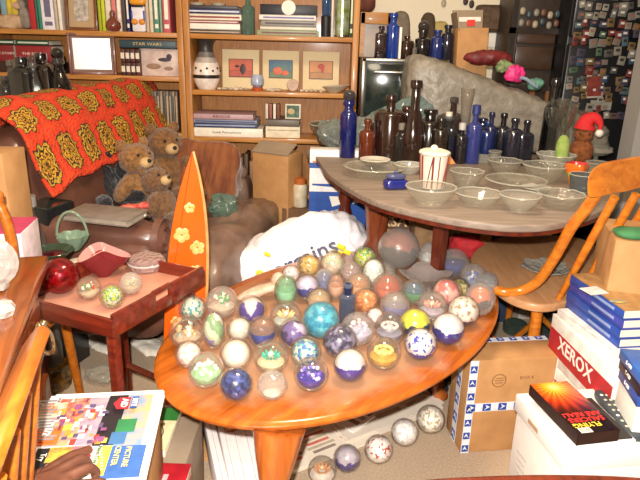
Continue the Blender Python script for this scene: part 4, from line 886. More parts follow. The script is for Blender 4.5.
# things under the tray
p = at(62, 388, 0); t = thing('glass_jar', 'amber ribbed glass jar on the floor under the tray table', 'jar', (p.x - .02, p.y, 0))
b = NB(); lathe(b, [(0, 0), (.04, 0), (.055, .02), (.06, .06), (.052, .09), (.056, .1), (.05, .1), (.045, .09), (0, .085)], 32, mod=lambda a, r, z: (r * (1 + .06 * math.cos(9 * a)), z)); obj('body', b, mat('6a4a14', .15, var=.4, scale=40, coat=.6, c2='2c1c08'), t)
p = at(60, 365, 0); b = NB(); puff(b, (0, 0, .08), (.09, .07, .16), 2.3, .02, 5, ws=12)
tag(obj('plastic_bag', b, glass('8c9a98', .5, '7a8886', .2), None, (p.x - .02, p.y + .07, 0)), 'grey green cloudy plastic sack standing behind the amber jar', 'bag')
for (px, py, s, lb) in [(106, 345, .26, 'crumpled white paper on the carpet behind the tray leg'), (150, 350, .2, 'crumpled white cloth beside the coffee table edge'), (100, 380, .14, 'small crumpled clear wrapper near the newspaper')]:
    p = at(px, py, 0); b = NB(); puff(b, (0, 0, .022), (s, s * .55, .045), 2.2, .02, px, ws=14, cuts=16)
    for v in b.verts: v.co.z = max(.001, v.co.z)
    tag(obj('crumpled_paper', b, mat('e6dccc', .7, bump=.3) if px != 100 else glass('c8c4b8', .4, 'b8b0a0', .2), None, (p.x, p.y, 0), (0, 0, px)), lb, 'paper')

# ================================================================== DRESSER, left foreground
A = at(43, 256, .75); B_ = at(12, 335, .75); dv = (B_ - A).normalized(); ang = math.atan2(dv.y, dv.x)
# local x along front edge toward camera, local y = front normal (to the right of the room)
t = thing('desk', 'walnut desk with ornate brass drawer pulls at the left edge', 'desk', (A.x, A.y, 0), (0, 0, ang))
WL = wood('6a3012', '9a5424', .22, 5, 'X', .5)
b = NB(); bx(b, (.42, -.24, .735), (.86, .5, .03), bev=.008); obj('top', b, WL, t)
b = NB(); bx(b, (.19, -.26, .36), (.34, .44, .72), bev=.004); bx(b, (.82, -.26, .36), (.03, .44, .72), bev=.004); obj('body', b, wood('4a1e0c', '74381a', .3, 5, 'X'), t)
for k, z in enumerate((.60, .36, .13)):
    b = NB(); bx(b, (.19, -.03, z), (.31, .03, .2 if k else .17), bev=.006); dr = obj('drawer', b, WL, t)
    for xh in (.15,):
        b = NB(); tube(b, spline([(xh - .05, -.008, z + .02), (xh - .045, .012, z - .005), (xh, .02, z - .025), (xh + .045, .012, z - .005), (xh + .05, -.008, z + .02)], 5, closed=False), .005, 8)
        puff(b, (xh, -.008, z + .015), (.10, .008, .055), 2, .01, 3, cuts=6, ws=40); ball(b, (xh - .05, -.002, z + .02), .010); ball(b, (xh + .05, -.002, z + .02), .010)
        obj('drawer_pull', b, mat('c8b490', .25, .9), dr)
p = at(1, 288, .751); t = thing('crystal_clock', 'round cut crystal clock standing on the desk top', 'clock', (p.x - .01, p.y - .01, .751), (R(-12), 0, R(12)))
b = NB(); lathe(b, [(0, -.014), (.04, -.014), (.052, 0), (.04, .014), (0, .014)], 20, rot=(R(90), 0, 0), c=(0, 0, .056)); obj('crystal_body', b, glass('e0dcd8', .3, 'c8c2bc', bump=1, bs=50), t)
b = NB(); lathe(b, [(0, 0), (.02, 0), (.02, .004), (0, .004)], 24, rot=(R(90), 0, 0), c=(0, -.012, .056)); obj('dial', b, WHITE, t)
b = NB(); ball(b, (0, -.018, .056), .006); obj('dial_centre', b, mat('2a3038', .3), t)
b = NB(); bx(b, (0, 0, .005), (.05, .04, .01), bev=.002); obj('foot', b, glass('e0dcd8', .3), t)
p = at(2, 315, .751); b = NB(); lathe(b, [(0, 0), (.02, 0), (.026, .012), (.02, .024), (0, .028)], 8)
tag(obj('crystal_stone', b, glass('e8e4e0', .3, bump=1), None, (p.x, p.y, .751)), 'small faceted crystal stone on the desk before the clock', 'ornament')

# ================================================================== CHAIRS, left
CHAIRW = wood('9a4c10', 'bd6c20', .3, 6, 'Y', .3)
def tapered(b, p0, p1, r0, r1=None, n=10, mi=0): tube(b, [p0, Vector(p0).lerp(Vector(p1), .5), p1], [r0, ((r0 + (r1 or r0)) / 2) * 1.1, r1 or r0], n, mi)
P1 = at(33, 340, .80); P2 = at(-14, 478, .78)
t = thing('wooden_chair', 'orange oak chair back with spindles in the left foreground', 'chair', (P1.x, P1.y, 0)); o_ = Vector((P1.x, P1.y, 0))
d = (P2 - P1); d.z = 0; L_ = d.length; dn = d.normalized(); ang = math.atan2(dn.y, dn.x)
b = NB(); bx(b, (P1 + P2) / 2 - o_ + Vector((0, 0, -.0)), (L_ + .05, .024, .058), rot=(R(-38), 0, ang), bev=.01); obj('crest_rail', b, CHAIRW, t)
sw = Vector((dn.y, -dn.x, 0)) * .0
side = Vector((-dn.y, dn.x, 0)); side = side if side.x < 0 else -side        # seat lies to the left of the back
for k, s in enumerate((.04, .32, .6, .88)):
    top = P1.lerp(P2, s) - o_ + Vector((0, 0, -.03)); bot = Vector((top.x, top.y, .44)) + side * .06
    b = NB(); tapered(b, top, bot, .011, .014); obj('spindle', b, CHAIRW, t)
b = NB(); c0 = (P1.lerp(P2, .5) - o_) + side * .22; puff(b, (c0.x, c0.y, .43), (.42, .40, .04), 5, rot=(0, 0, ang)); obj('seat', b, CHAIRW, t)
for sx_ in (-.14, .14):
    for sy_ in (-.13, .13):
        q = c0 + dn * sx_ + side * sy_; b = NB(); tapered(b, (q.x, q.y, .42), (q.x + dn.x * sx_ * .3, q.y + dn.y * sx_ * .3, 0), .018, .013); obj('leg', b, CHAIRW, t)
Yq = 1.50
pts = [aty(-14, 192, Yq), aty(-2, 204, Yq), aty(7, 224, Yq), aty(12, 245, Yq), aty(14, 268, Yq), aty(15, 290, Yq)]
t = thing('wooden_chair', 'orange bow back chair rising behind the desk at the left edge', 'chair', (pts[0].x - .15, Yq, 0)); o_ = Vector((pts[0].x - .15, Yq, 0))
q = [p - o_ for p in pts]; q.append(Vector((q[-1].x + .005, 0, .45)))
mir = [Vector((-.3 - v.x + .30 - .0, 0, v.z)) for v in q]; mir = [Vector((2 * (-.0) - v.x, 0, v.z)) for v in q]
b = NB(); tube(b, spline(mir[::-1] + q, 5, closed=False), .014, 10); obj('bow', b, CHAIRW, t)
for x in (-.1, -.03, .04, .11):
    b = NB(); tapered(b, (x, 0, min(q[0].z + .02, .95) - abs(x) * .25), (x, 0, .45), .008); obj('spindle', b, CHAIRW, t)
b = NB(); puff(b, (.0, .21, .44), (.46, .46, .035), 6); obj('seat', b, CHAIRW, t)
for x in (-.15, .15):
    for y in (.03, .33):
        b = NB(); tapered(b, (x, y, .43), (x * 1.25, y, 0), .016, .012); obj('leg', b, CHAIRW, t)

# ================================================================== NEWSPAPER AND HAND
a0, a1, a2, a3 = at(37, 399, .45), at(150, 394, .45), at(151, 492, .45), at(33, 492, .45)
ctr = (a0 + a1 + a2 + a3) / 4; xw = (a1 - a0).length; ux = (a1 - a0).normalized(); ang = math.atan2(ux.y, ux.x)
Lh = abs((a3 - a0).dot(Vector((-ux.y, ux.x, 0))))
b = NB(); bx(b, (0, 0, .222), (xw * .9, Lh * .9, .444), bev=.004); tag(obj('carton', b, CARD, None, (ctr.x - .0, ctr.y, 0), (0, 0, ang)), 'cardboard carton under the newspaper in the left foreground', 'box')
NP = thing('newspaper', 'colour advertising newspaper lying under the pointing hand', 'newspaper', (ctr.x, ctr.y, .445), (0, 0, ang))
b = NB()
for k in range(4): bx(b, (.001 * k, .002 * k, .0018 + k * .0035), (xw - .004 * k, Lh, .003))
bx(b, (0, 0, .0135), (xw, Lh, .001)); obj('sheets', b, mat('efe9e4', .7, var=.02), NP)
zP = .0148; PK = [0]
def patch(cx, cy, w_, h_, m, name='printed_panel', dz=0):
    PK[0] += 1; b = NB(); bx(b, (cx, cy, zP + dz + PK[0] * .00011), (w_, h_, .0005)); return obj(name, b, m, NP)
def npx(px, py):
    p = Matrix.Rotation(-ang, 3, 'Z') @ (at(px, py, .46) - Vector((ctr.x, ctr.y, .46))); return p
def panel(x0, y0, x1, y1, m, dz=0, name='printed_panel'):
    a, c = npx(x0, y0), npx(x1, y1); return patch((a.x + c.x) / 2, (a.y + c.y) / 2, abs(c.x - a.x), abs(a.y - c.y), m, name, dz)
panel(111, 396, 141, 445, mat('7f94b0', .7, c2='c8a868', scale=25)); panel(62, 399, 92, 418, mat('c84a3c', .7, c2='d89078', scale=60)); panel(55, 422, 100, 444, mat('b87888', .7, c2='d0a06c', scale=60))
panel(92, 398, 110, 444, mat('9488a0', .7, c2='b89ca0', scale=60)); panel(110.5, 396, 113, 445, mat('241c20', .7), .0004)
panel(104, 447, 139, 477, mat('3a62a4', .7, var=.1)); panel(93, 447, 103, 476, mat('e8d048', .7)); panel(38, 449, 50, 480, mat('18181c', .7)); panel(51, 448, 72, 462, mat('d8b040', .7, c2='8a5a3a', scale=60)); panel(73, 448, 92, 477, mat('ecd8cc', .7))
panel(39, 428, 56, 445, mat('dd6a28', .7)); panel(43, 404, 61, 419, mat('e08a50', .7, c2='f0e0d0', scale=40))
panel(119, 420, 134, 432, mat('2f7a4a', .6), .0004); panel(112, 433, 124, 444, mat('3f6c9a', .7), .0004)
rq = random.Random(6)
for k in range(46):
    x = 58 + rq.random() * 46; y = 401 + rq.random() * 42; panel(x, y, x + rq.uniform(2, 6), y + rq.uniform(2, 6), mat(rq.choice(['c83c34', 'e8d8c8', '8a4a7a', 'd8903c', '5a4a6a', 'e8c84c', 'b85a6a', 'f0e8e0']), .7), 0)
for k in range(14):
    y = 403 + k * 3; panel(40, y, 57 - (k % 3) * 3, y + 1, mat('8a8484', .7), 0)
for k in range(12):
    y = 450 + k * 2.2; panel(73, y, 90 - (k % 4) * 2, y + .8, mat('a06a70', .7), 0)
for k in range(9): panel(101 + (k % 3) * .5, 449 + k * 3, 103, 450 + k * 3, mat('c8ccd8', .7), 0)
def nt(s, px, py, size, m, rz=-90, bold=0, wx=1):
    q = npx(px, py); text(s, Matrix.Translation((q.x, q.y, zP + .0135)) @ Matrix.Rotation(R(rz), 4, 'Z'), size, m, NP, ext=.0003, bold=bold, wx=wx)
b = NB(); q = npx(124, 408); prism(b, [(-.021, 0), (-.011, .022), (.013, .022), (.013, -.022), (-.011, -.022)], .0006, Matrix.Translation((q.x, q.y, zP + .0128))); obj('red_shield', b, mat('d22c38', .5), NP)
b = NB(); q = npx(135, 407); bx(b, (q.x, q.y, zP + .0128), (.014, .045, .0006)); obj('printed_panel', b, mat('2f4c90', .6), NP)
nt('RITE', 135, 407, .016, WHITE, bold=.0004); nt('AID', 125, 408, .02, WHITE, bold=.0006)
nt('PICTURE', 127, 462, .0155, mat('d8c888', .6), bold=.0003); nt('CENTER', 116.5, 461, .0155, mat('d8c888', .6), bold=.0003); nt('Next Day', 98, 460, .013, mat('3a7a3c', .6))
nt('1.99', 86, 461, .026, mat('c8243c', .6), bold=.0008); nt('1/2', 48, 437, .022, WHITE, bold=.0006); nt('1/2', 52, 411, .018, mat('d86a30', .6)); nt('Try', 43, 463, .016, WHITE)
for i in range(9): nt('SAVE', 60 + (i % 3) * 14, 405 + (i // 3) * 14, .009, WHITE if i % 2 else mat('6a3a5c', .6))
# hand (skin modifier)
def hand():
    me = bpy.data.meshes.new('person'); V = []; E = []; Rd = []
    def add(p, r, par=None):
        V.append(p); Rd.append(r); i = len(V) - 1
        if par is not None: E.append((par, i))
        return i
    # local frame: x = pointing direction, y = to the left of it, z up
    w0 = add((-.26, -.03, .045), (.034, .03)); w1 = add((-.13, -.012, .035), (.030, .026), w0); wr_ = add((-.085, -.004, .03), (.028, .019), w1); pm = add((-.045, 0, .028), (.036, .016), wr_)
    F = [('index', .026, (.0, .028, .028), [(.040, .004, .018), (.064, .003, .009), (.083, .002, .004)], .0095), ('middle', .009, (.004, .009, .031), [(.034, -.004, .026), (.048, -.004, .008), (.040, -.004, -.002)], .0095),
         ('ring', -.009, (.0, -.010, .029), [(.026, -.012, .025), (.038, -.014, .007), (.029, -.013, -.002)], .0090), ('little', -.026, (-.008, -.027, .024), [(.014, -.032, .02), (.024, -.034, .006), (.017, -.033, -.002)], .0078)]
    for nm, y, kn, segs, r in F:
        k = add((kn[0] - .015, kn[1], kn[2]), (.0115, .0105), pm); p0 = k
        for s_, q in enumerate(segs): p0 = add((q[0] + kn[0] * .4, q[1] + kn[1], q[2]), (r * (1 - .09 * s_),) * 2, p0)
        p0 = p0
    th = add((-.055, .034, .022), (.015, .013), pm); th2 = add((-.022, .052, .015), (.011, .011), th); add((.006, .050, .009), (.0085, .0085), th2)
    me.from_pydata(V, E, []); me.update()
    o = bpy.data.objects.new('person', me); COL.objects.link(o)
    sm = o.modifiers.new('skin', 'SKIN'); sm.use_smooth_shade = True
    L_ = me.skin_vertices[0].data
    for i, r in enumerate(Rd): L_[i].radius = r
    L_[w0].use_root = True
    ss = o.modifiers.new('sub', 'SUBSURF'); ss.levels = 2; ss.render_levels = 2
    me.materials.append(mat('5a3426', .5, var=.15, scale=25, bump=.15, c2='6e4230'))
    return o
hd = hand(); tip = at(90, 454, .475); wrp = at(44, 484, .49); dr = (tip - wrp); ah = math.atan2(dr.y, dr.x)
base_ = tip - Matrix.Rotation(ah, 3, 'Z') @ Vector((.085, .030, 0))
hd.location = (base_.x, base_.y, .4615 + .015); hd.scale = (1.12,) * 3; hd.rotation_euler = (0, 0, ah)
tag(hd, 'person with dark skin pointing one bare hand at the newspaper', 'person')
# finger nails
Mh = Matrix.Translation(hd.location) @ Matrix.Rotation(ah, 4, 'Z')
b = NB(); ball(b, (.079, .031, .0112), (.0055, .0042, .0012), 2, rot=(0, R(20), 0)); ball(b, (.007, .050, .0172), (.005, .0045, .0012), 2); obj('fingernail', b, mat('b08070', .3), hd)
# books right of the newspaper
p = at(159, 428, .24)
b = NB(); bx(b, (0, 0, .11), (.2, .34, .22), bev=.004); p2 = at(163, 452, .22); tag(obj('carton', b, CARDG, None, (p2.x - .03, p2.y - .01, 0), (0, 0, 0)), 'greyish carton under the green and red books beside the newspaper', 'box')
t = thing('book', 'book with green and cream cover right of the newspaper', 'book', (p.x - .025, p.y, .2205), (0, 0, R(0)))
b = NB(); bx(b, (0, 0, .009), (.13, .19, .018), bev=.001); obj('pages', b, PAGES, t); b = NB(); bx(b, (0, -.03, .0185), (.13, .13, .002)); bx(b, (0, .0655, .0185), (.13, .06, .002), mi=1); obj('cover', b, [mat('e6dfae', .5), mat('2e7a34', .5)], t)
b = NB(); tube(b, spline([(.03, .01, .02), (.042, -.02, .02), (.038, -.05, .02), (.045, -.07, .02)], 4, closed=False), .002, 6); ball(b, (.032, .016, .02), (.006, .009, .001)); obj('painted_motif', b, mat('8a6a4a', .5), t)
p = at(170, 476, .25); t = thing('book', 'glossy red book in front of the green and cream book', 'book', (p.x - .03, p.y - .02, .2205), (0, 0, R(-1)))
b = NB(); bx(b, (0, 0, .014), (.14, .13, .028), bev=.001); obj('pages', b, PAGES, t); b = NB(); bx(b, (0, 0, .029), (.142, .132, .002), bev=.0005); bx(b, (0, 0, .001), (.142, .132, .002)); bx(b, (0.02, -.02, .0303), (.012, .09, .001), mi=1); obj('cover', b, [mat('b8222e', .3, coat=.4), mat('d8b0b0', .4)], t)
p = at(200, 460, 0); b = NB(); bx(b, (0, 0, .045), (.06, .2, .09), bev=.004); tag(obj('dark_pouch', b, mat('3c4034', .6), None, (p.x - .045, p.y - .01, .0105)), 'dark green case between the red book and white boxes', 'case')

# ================================================================== DINING TABLE
ZD = .75; TC = Vector((.62, 2.42, 0))
OUT = [(-.05, 2.90), (-.02, 2.68), (.033, 2.33), (.166, 1.975), (.311, 1.813), (.45, 1.725), (.585, 1.695), (.731, 1.745), (.95, 1.93), (1.12, 2.2), (1.22, 2.55), (1.15, 2.86), (.85, 2.97), (.4, 2.98)]
o2 = [(p.x, p.y) for p in spline([(x - TC.x, y - TC.y, 0) for x, y in OUT], 7)]
t = thing('dining_table', 'large round dusty dining table crowded with glass dishes and bottles', 'table', TC)
DUSTY = wood('75665a', '938274', .55, 6, 'X', 0)
b = NB(); prism(b, o2, .024, Matrix.Translation((0, 0, ZD - .024)), bev=.006); obj('tabletop', b, [DUSTY], t)
b = NB(); prism(b, [(x * .995, y * .995) for x, y in o2], .012, Matrix.Translation((0, 0, ZD - .036))); obj('edge_moulding', b, DARKW, t)
b = NB(); prism(b, [(x * .5, y * .5) for x, y in o2], .09, Matrix.Translation((0, 0, ZD - .126))); obj('apron', b, wood('7a3512', 'a2551f', .4, 6, 'X'), t)
for (px, py, z, r) in [(345, 205, .5, .024), (440, 240, .5, .028)]:
    q = at(px, py, z) - TC; b = NB()
    if px == 345: q = aty(345, 205, 2.45) - TC
    else: q = aty(440, 240, 1.98) - TC
    if px == 440: tube(b, [(q.x, q.y, 0), (q.x, q.y, .716)], [r * .8, r], 4)
    else: lathe(b, [(0, 0), (.018, 0), (.024, .1), (.02, .3), (.028, .5), (.032, .56), (.02, .6), (.03, .63), (.024, .66), (.024, .716), (0, .716)], 20, c=(q.x, q.y, 0))
    obj('leg', b, DARKW, t)
q = aty(376, 235, 2.30) - TC
b = NB(); lathe(b, [(0, 0), (.04, 0), (.045, .03), (.03, .08), (.034, .2), (.05, .28), (.062, .34), (.05, .38), (.06, .40), (.045, .43), (.05, .47), (.036, .5), (.048, .6), (.055, .66), (.055, .716), (0, .716)], 24, c=(q.x, q.y, 0)); obj('turned_leg', b, wood('5a2412', '8a4422', .3, 6, 'Z', .4), t)
b = NB(); tube(b, [(.35, .35, 0), (.3, .3, .7)], .025, 8); obj('leg', b, DARKW, t)

def tb(px, base, top, rpx, col, label, **k):
    while at(px, base, ZD).y > 2.66 + .13 * ((px * 7) % 3) / 2: base += .5      # stays on the table
    p = at(px, base, ZD); h = aty(px, top, p.y).z - ZD
    return bottle(p.x, p.y, ZD + .0005, rpx * 1.1 * pxm(p), max(.05, h), col, label, group='bottles on the dining table', **k)
tb(347, 157, 100, 7.6, '111b58', 'tall cobalt blue bottle at the left end of the dining table', op=1, nh=.2, neck=.5, stop='ball')
tb(366, 153, 119, 7, '5a2410', 'small amber bottle right of the tall cobalt bottle', op=1, nh=.3, neck=.35)
tb(388, 157, 95, 14.5, '2a1610', 'big dark brown bottle with narrow neck behind the plates', op=1, nh=.25, neck=.25)
tb(411, 146, 80, 11, '241410', 'tallest dark brown bottle with long neck on the dining table', op=1, nh=.4, neck=.36, style='cone')
tb(399.5, 161, 126, 7.6, '4a3a20', 'small olive brown bottle before the big dark brown one', nh=.25, cloud=.05, liquid='1c140a', stop='cap', stc='6a6458')
tb(413.5, 161, 124, 7.8, '8a94a0', 'small clear grey bottle with cork and blue foot', nh=.25, cloud=.08, liquid='2a3a80', stop='cork', stc='a89c90', neck=.5)
tb(427, 153, 109, 13, '1c1410', 'squat black bottle with grey shoulder behind the striped candle', op=1, nh=.22, neck=.35)
tb(449, 149, 97, 14, '5a2c20', 'broad amber bottle with dusty pink shoulder', nh=.3, cloud=.06, liquid='3a140e', neck=.2)
tb(445, 158, 116, 8.2, '6a7c9c', 'clear blue bottle with white frosted neck', nh=.3, cloud=.07, liquid='141e50', stop='cork', stc='d8ccb8', neck=.4)
tb(471, 146, 108, 7, '2a3474', 'small cobalt bottle with square stopper behind the vase', op=1, nh=.3, neck=.35, stop='cap', stc='26306c')
tb(459, 160, 126, 6.2, '18161c', 'slim black bottle with white stopper right of the clear blue one', op=1, nh=.25, stop='cap', stc='a8a4a0')
tb(472.5, 160, 125, 6.5, '4a341a', 'slim olive amber bottle with dusty top', op=1, nh=.2)
tb(484, 158, 121, 7, '1c2858', 'deep blue bottle with pale blue shoulders', op=1, nh=.25)
tb(494, 160, 130, 7.5, '2a1a1a', 'short dark maroon bottle near the clear tumbler', op=1, nh=.2)
tb(499, 150, 113, 7, '14141c', 'black bottle standing at the back before the plastic sheeting', op=1, nh=.3)
tb(487, 147, 112, 6, '1a2040', 'thin navy bottle behind the deep blue one', op=1, nh=.3)
tb(510, 150, 118, 8, '1a1c2a', 'black stout bottle right of the row of dark bottles', op=1, nh=.25)
tb(522, 150, 120, 7, '141824', 'dark blue black bottle in the gap by the plastic sheeting', op=1, nh=.3, style='square')
tb(545, 138, 78, 7, '0c0c0e', 'tall glossy black bottle standing alone at the table back', op=1, nh=.35, neck=.4)
tb(404, 151, 106, 11, '3a1a12', 'stout dark amber bottle squeezed behind the small olive one', op=1, nh=.2, neck=.3)
tb(438, 153, 118, 8, '1e1612', 'dark brown bottle between the squat black and amber bottles', op=1, nh=.25, neck=.35)
tb(377, 152, 112, 8, '2c1a14', 'dark brown bottle half hidden behind the small amber one', op=1, nh=.25, neck=.35)
tb(479, 152, 118, 8, '14182c', 'blue black bottle between the olive amber and deep blue bottles', op=1, nh=.2, neck=.4)
tb(508, 158, 132, 7, '20141a', 'low dark plum bottle beside the crystal bowls', op=1, nh=.2)
p = at(461, 160, ZD); h = aty(461, 88, p.y).z - ZD; r = 6 * pxm(p)
b = NB(); lathe(b, [(0, 0), (r * .9, 0), (r * .9, .006), (r * .7, h * .3), (r * .8, h * .7), (r * 1.15, h), (r * 1.05, h), (r * .7, h * .7), (r * .6, h * .3), (0, .012)], 24)
tag(obj('glass_vase', b, glass('d8d0c4', .25, 'a8a094'), None, (p.x, p.y, ZD + .0005)), 'slender clear glass vase rising behind the amber bottle', 'vase')

def dish(px, py, rpx, hr, label, style='bowl', cloud=.07, tint='eeeee6', cc='c4c0b4', sc=0, foot=.5, cat='dish', name='glass_dish', bump=0, asp=1, rz=0, bs=60, zb=ZD, pat=8):
    z = zb + .02
    for _ in range(4):
        p = at(px, py, z); r = rpx * pxm(p); h = r * hr; z = zb + h * .8
    t = thing(name, label, cat, (p.x, p.y, zb + .0005), (0, 0, rz), 'glass dishes on the dining table')
    f = foot * r
    if style == 'bowl': pr_ = [(0, 0), (f, 0), (f * 1.1, h * .1), (r * .8, h * .5), (r * .95, h * .85), (r, h), (r * .95, h), (r * .88, h * .8), (r * .74, h * .5), (f, h * .2), (0, h * .15)]
    if style == 'plate': pr_ = [(0, 0), (f, 0), (f * 1.05, h * .15), (r * .75, h * .6), (r, h), (r * .98, h * 1.08), (r * .72, h * .75), (f, h * .3), (0, h * .25)]
    if style == 'tumbler': pr_ = [(0, 0), (f, 0), (r * .9, h * .2), (r, h), (r * .92, h), (r * .82, h * .2), (0, h * .12)]
    if style == 'goblet': pr_ = [(0, 0), (r * .8, 0), (r * .75, h * .04), (r * .15, h * .1), (r * .14, h * .4), (r * .6, h * .5), (r, h * .75), (r * .95, h), (r * .9, h), (r * .92, h * .75), (r * .5, h * .54), (0, h * .5)]
    def mod(a, rr, z_):
        k = min(1, z_ / h)
        return (rr * (1 + sc * math.cos(pat * a) * k), z_ + sc * .25 * r * math.cos(pat * a) * k)
    b = NB(); lathe(b, pr_, 48, mod=mod)
    if asp != 1:
        for v in b.verts: v.co.x *= asp
    obj('body', b, glass(tint, cloud, cc, bump=bump, bs=bs), t)
    b = NB(); n = 40
    pts = [((r * .985 * (1 + sc * math.cos(pat * a))) * math.cos(a) * asp, (r * .985 * (1 + sc * math.cos(pat * a))) * math.sin(a), h + sc * .25 * r * math.cos(pat * a)) for a in [2 * PI * j / n for j in range(n + 1)]]
    if style != 'goblet': tube(b, pts, r * .018 + .0006, 6, cap=False); obj('rim', b, glass(tint, cloud + .18, 'd8d4c8'), t)
    else: b.free()
    return t
dish(375, 168, 30, .3, 'oval cut glass platter at the left of the dining table', 'plate', sc=.02, asp=1.05, bump=.6, foot=.6)
p = at(375, 162, ZD + .03); b = NB(); r = 15.5 * pxm(p); lathe(b, [(0, 0), (r * .6, 0), (r, .012), (r * .97, .014), (r * .6, .005), (0, .004)], 32)
tag(obj('saucer', b, mat('c8c2b4', .35), None, (p.x, p.y, ZD + .03)), 'small white saucer lying in the oval cut glass platter', 'saucer')
t = thing('covered_dish', 'small cobalt blue glass covered dish at the table edge', 'dish', tuple(at(395, 189, ZD)), (0, 0, R(12)))
b = NB(); puff(b, (0, 0, .02), (.088, .052, .036), 4, cuts=8); obj('base', b, mat('1c2470', .15, coat=.5), t)
b = NB(); puff(b, (0, 0, .046), (.074, .046, .022), 2.4, cuts=8); ball(b, (0, 0, .06), .008); obj('lid', b, glass('5a64a8', .45, '5c628c'), t)
dish(409, 166, 15, .6, 'small clear glass bowl left of the striped candle', cloud=.3)
# striped candle glass
dish(431, 190, 25.5, .7, 'cloudy glass bowl holding the striped candle', cloud=.09, sc=.015, pat=14)
p = at(432, 187, ZD + .012); t = thing('candle_glass', 'cream and red striped candle glass with white wax top', 'candle', (p.x, p.y, ZD + .0125)); r = 14 * pxm(p); h = aty(432, 152, p.y).z - ZD
b = NB(); lathe(b, [(0, 0), (r * .82, 0), (r * .85, .004), (r, h * .85), (r * .95, h * .87), (0, h * .87)], 32); obj('glass', b, mat('e6d4c4', .3, var=.04), t)
b = NB()
for k in range(14):
    a = 2 * PI * k / 14; s = .07 if k % 3 == 0 else 0
    tube(b, [(r * .84 * math.cos(a), r * .84 * math.sin(a), .004), (r * .93 * math.cos(a + s * 3), r * .93 * math.sin(a + s * 3), h * .45), (r * 1.0 * math.cos(a + s * 6), r * 1.0 * math.sin(a + s * 6), h * .84)], .0022 if k % 2 else .0036, 6)
obj('red_stripes', b, mat('7a2c20', .4), t)
b = NB(); puff(b, (0, 0, h * .90), (r * 2.15, r * 2.15, .026), 2.4, .006, 3, cuts=12, ws=40); puff(b, (-.004, 0, h * .98), (r * .5, r * .4, .03), 2, .004, 2, cuts=4); obj('wax_top', b, mat('ddd0bc', .5), t)
p = at(451, 166, ZD); b = NB(); prism(b, [(-.022, 0), (.024, .004), (-.01, .052)], .003, Matrix.Rotation(R(80), 4, 'X')); tag(obj('paper_tag', b, mat('d88a50', .6), None, (p.x, p.y + .02, ZD + .001), (0, 0, .2)), 'small orange triangular tag beside the striped candle', 'tag')
dish(467, 174, 17, .95, 'round faceted crystal dish right of the candle', sc=.04, bump=1, cloud=.08, pat=10)
dish(479, 195, 24, .5, 'scalloped pie shaped glass dish at the front edge of the table', sc=.03, pat=12, cloud=.09, foot=.55)
dish(520, 198, 20.5, .8, 'plain smooth glass bowl at the front edge of the table', cloud=.12, foot=.4)
dish(561, 196, 23, .6, 'low cut crystal bowl left of the chair back', sc=.03, bump=1, cloud=.08, pat=10)
dish(516, 181, 30, .25, 'wide shallow glass plate behind the plain bowl', 'plate', cloud=.08)
dish(545, 168, 22, .75, 'cut glass salad bowl in the middle of the table right side', bump=1, sc=.03, cloud=.08)
dish(505, 163, 17, .8, 'small crystal bowl behind the wide shallow plate', bump=1, cloud=.08, sc=.04)
dish(556, 157, 19, .7, 'crystal bowl with star points at the back of the dishes', bump=1, sc=.05, cloud=.26, pat=12)
dish(536, 188, 14, .3, 'little flat glass ashtray between the bowls', 'plate', cloud=.3, sc=.03)
dish(495, 154, 6.5, 2.1, 'clear straight tumbler beside the rectangular dish', 'tumbler', cloud=.08, foot=.9, name='glass_tumbler', cat='glass')
dish(583, 178, 13, 1.4, 'dusty grey blue glass vase touching the chair back', 'tumbler', cloud=.25, tint='b8c0c0', cc='6f7678', foot=.7, name='glass_vase', cat='vase')
dish(597, 150, 15, 1.0, 'large clear goblet at the far right of the table', 'goblet', cloud=.14, name='goblet', cat='goblet')
dish(580, 150, 11, 1.3, 'clear ribbed glass beside the far right goblet', 'tumbler', cloud=.08, sc=.03, name='glass_tumbler', cat='glass')
dish(598, 165, 12, 1.0, 'short clear glass in front of the far right goblet', 'tumbler', cloud=.08, name='glass_tumbler', cat='glass')
dish(570, 146, 8, 1.8, 'narrow clear glass left of the ribbed one', 'tumbler', cloud=.12, name='glass_tumbler', cat='glass')
dish(335, 128, 26, .75, 'large clear cut glass punch bowl at the left end of the table', sc=.01, bump=1, cloud=.2, pat=16, foot=.6, tint='c8c4ac', cc='8a8674')
# rectangular relish dish
p = at(478, 162, ZD); t = thing('glass_tray', 'rectangular clear glass tray with small cups behind the crystal dish', 'tray', (p.x, p.y, ZD + .0005), (0, 0, R(-8)))
b = NB()
for (c, s) in (((0, 0, .003), (.13, .08, .006)), ((-.063, 0, .022), (.004, .08, .04)), ((.063, 0, .022), (.004, .08, .04)), ((0, -.038, .022), (.13, .004, .04)), ((0, .038, .022), (.13, .004, .04)), ((0, 0, .02), (.003, .076, .034))): bx(b, c, s, bev=.001)
obj('body', b, glass('dcdcd0', .3, 'a8a498'), t)
# colourful glass
p = at(574, 185, ZD); t = thing('coloured_glass', 'orange red and lime handblown glass on the dining table', 'vase', (p.x, p.y, ZD + .0005)); r = 9 * pxm(p)
b = NB(); lathe(b, [(0, 0), (r * .6, 0), (r * .7, .02), (r * .75, .034), (r, .05), (r * 1.2, .07), (r * 1.1, .085), (r * .9, .07), (0, .05)], 28, mod=lambda a, rr, z: (rr * (1 + .1 * math.cos(4 * a) * min(1, z / .05)), z), mis=[0, 0, 0, 1, 2, 2, 3, 3, 3])
obj('body', b, [mat('d8801c', .2, coat=.5), mat('a8a82c', .2, coat=.5), mat('d8641c', .2, coat=.5), mat('b0282c', .2, coat=.5)], t)
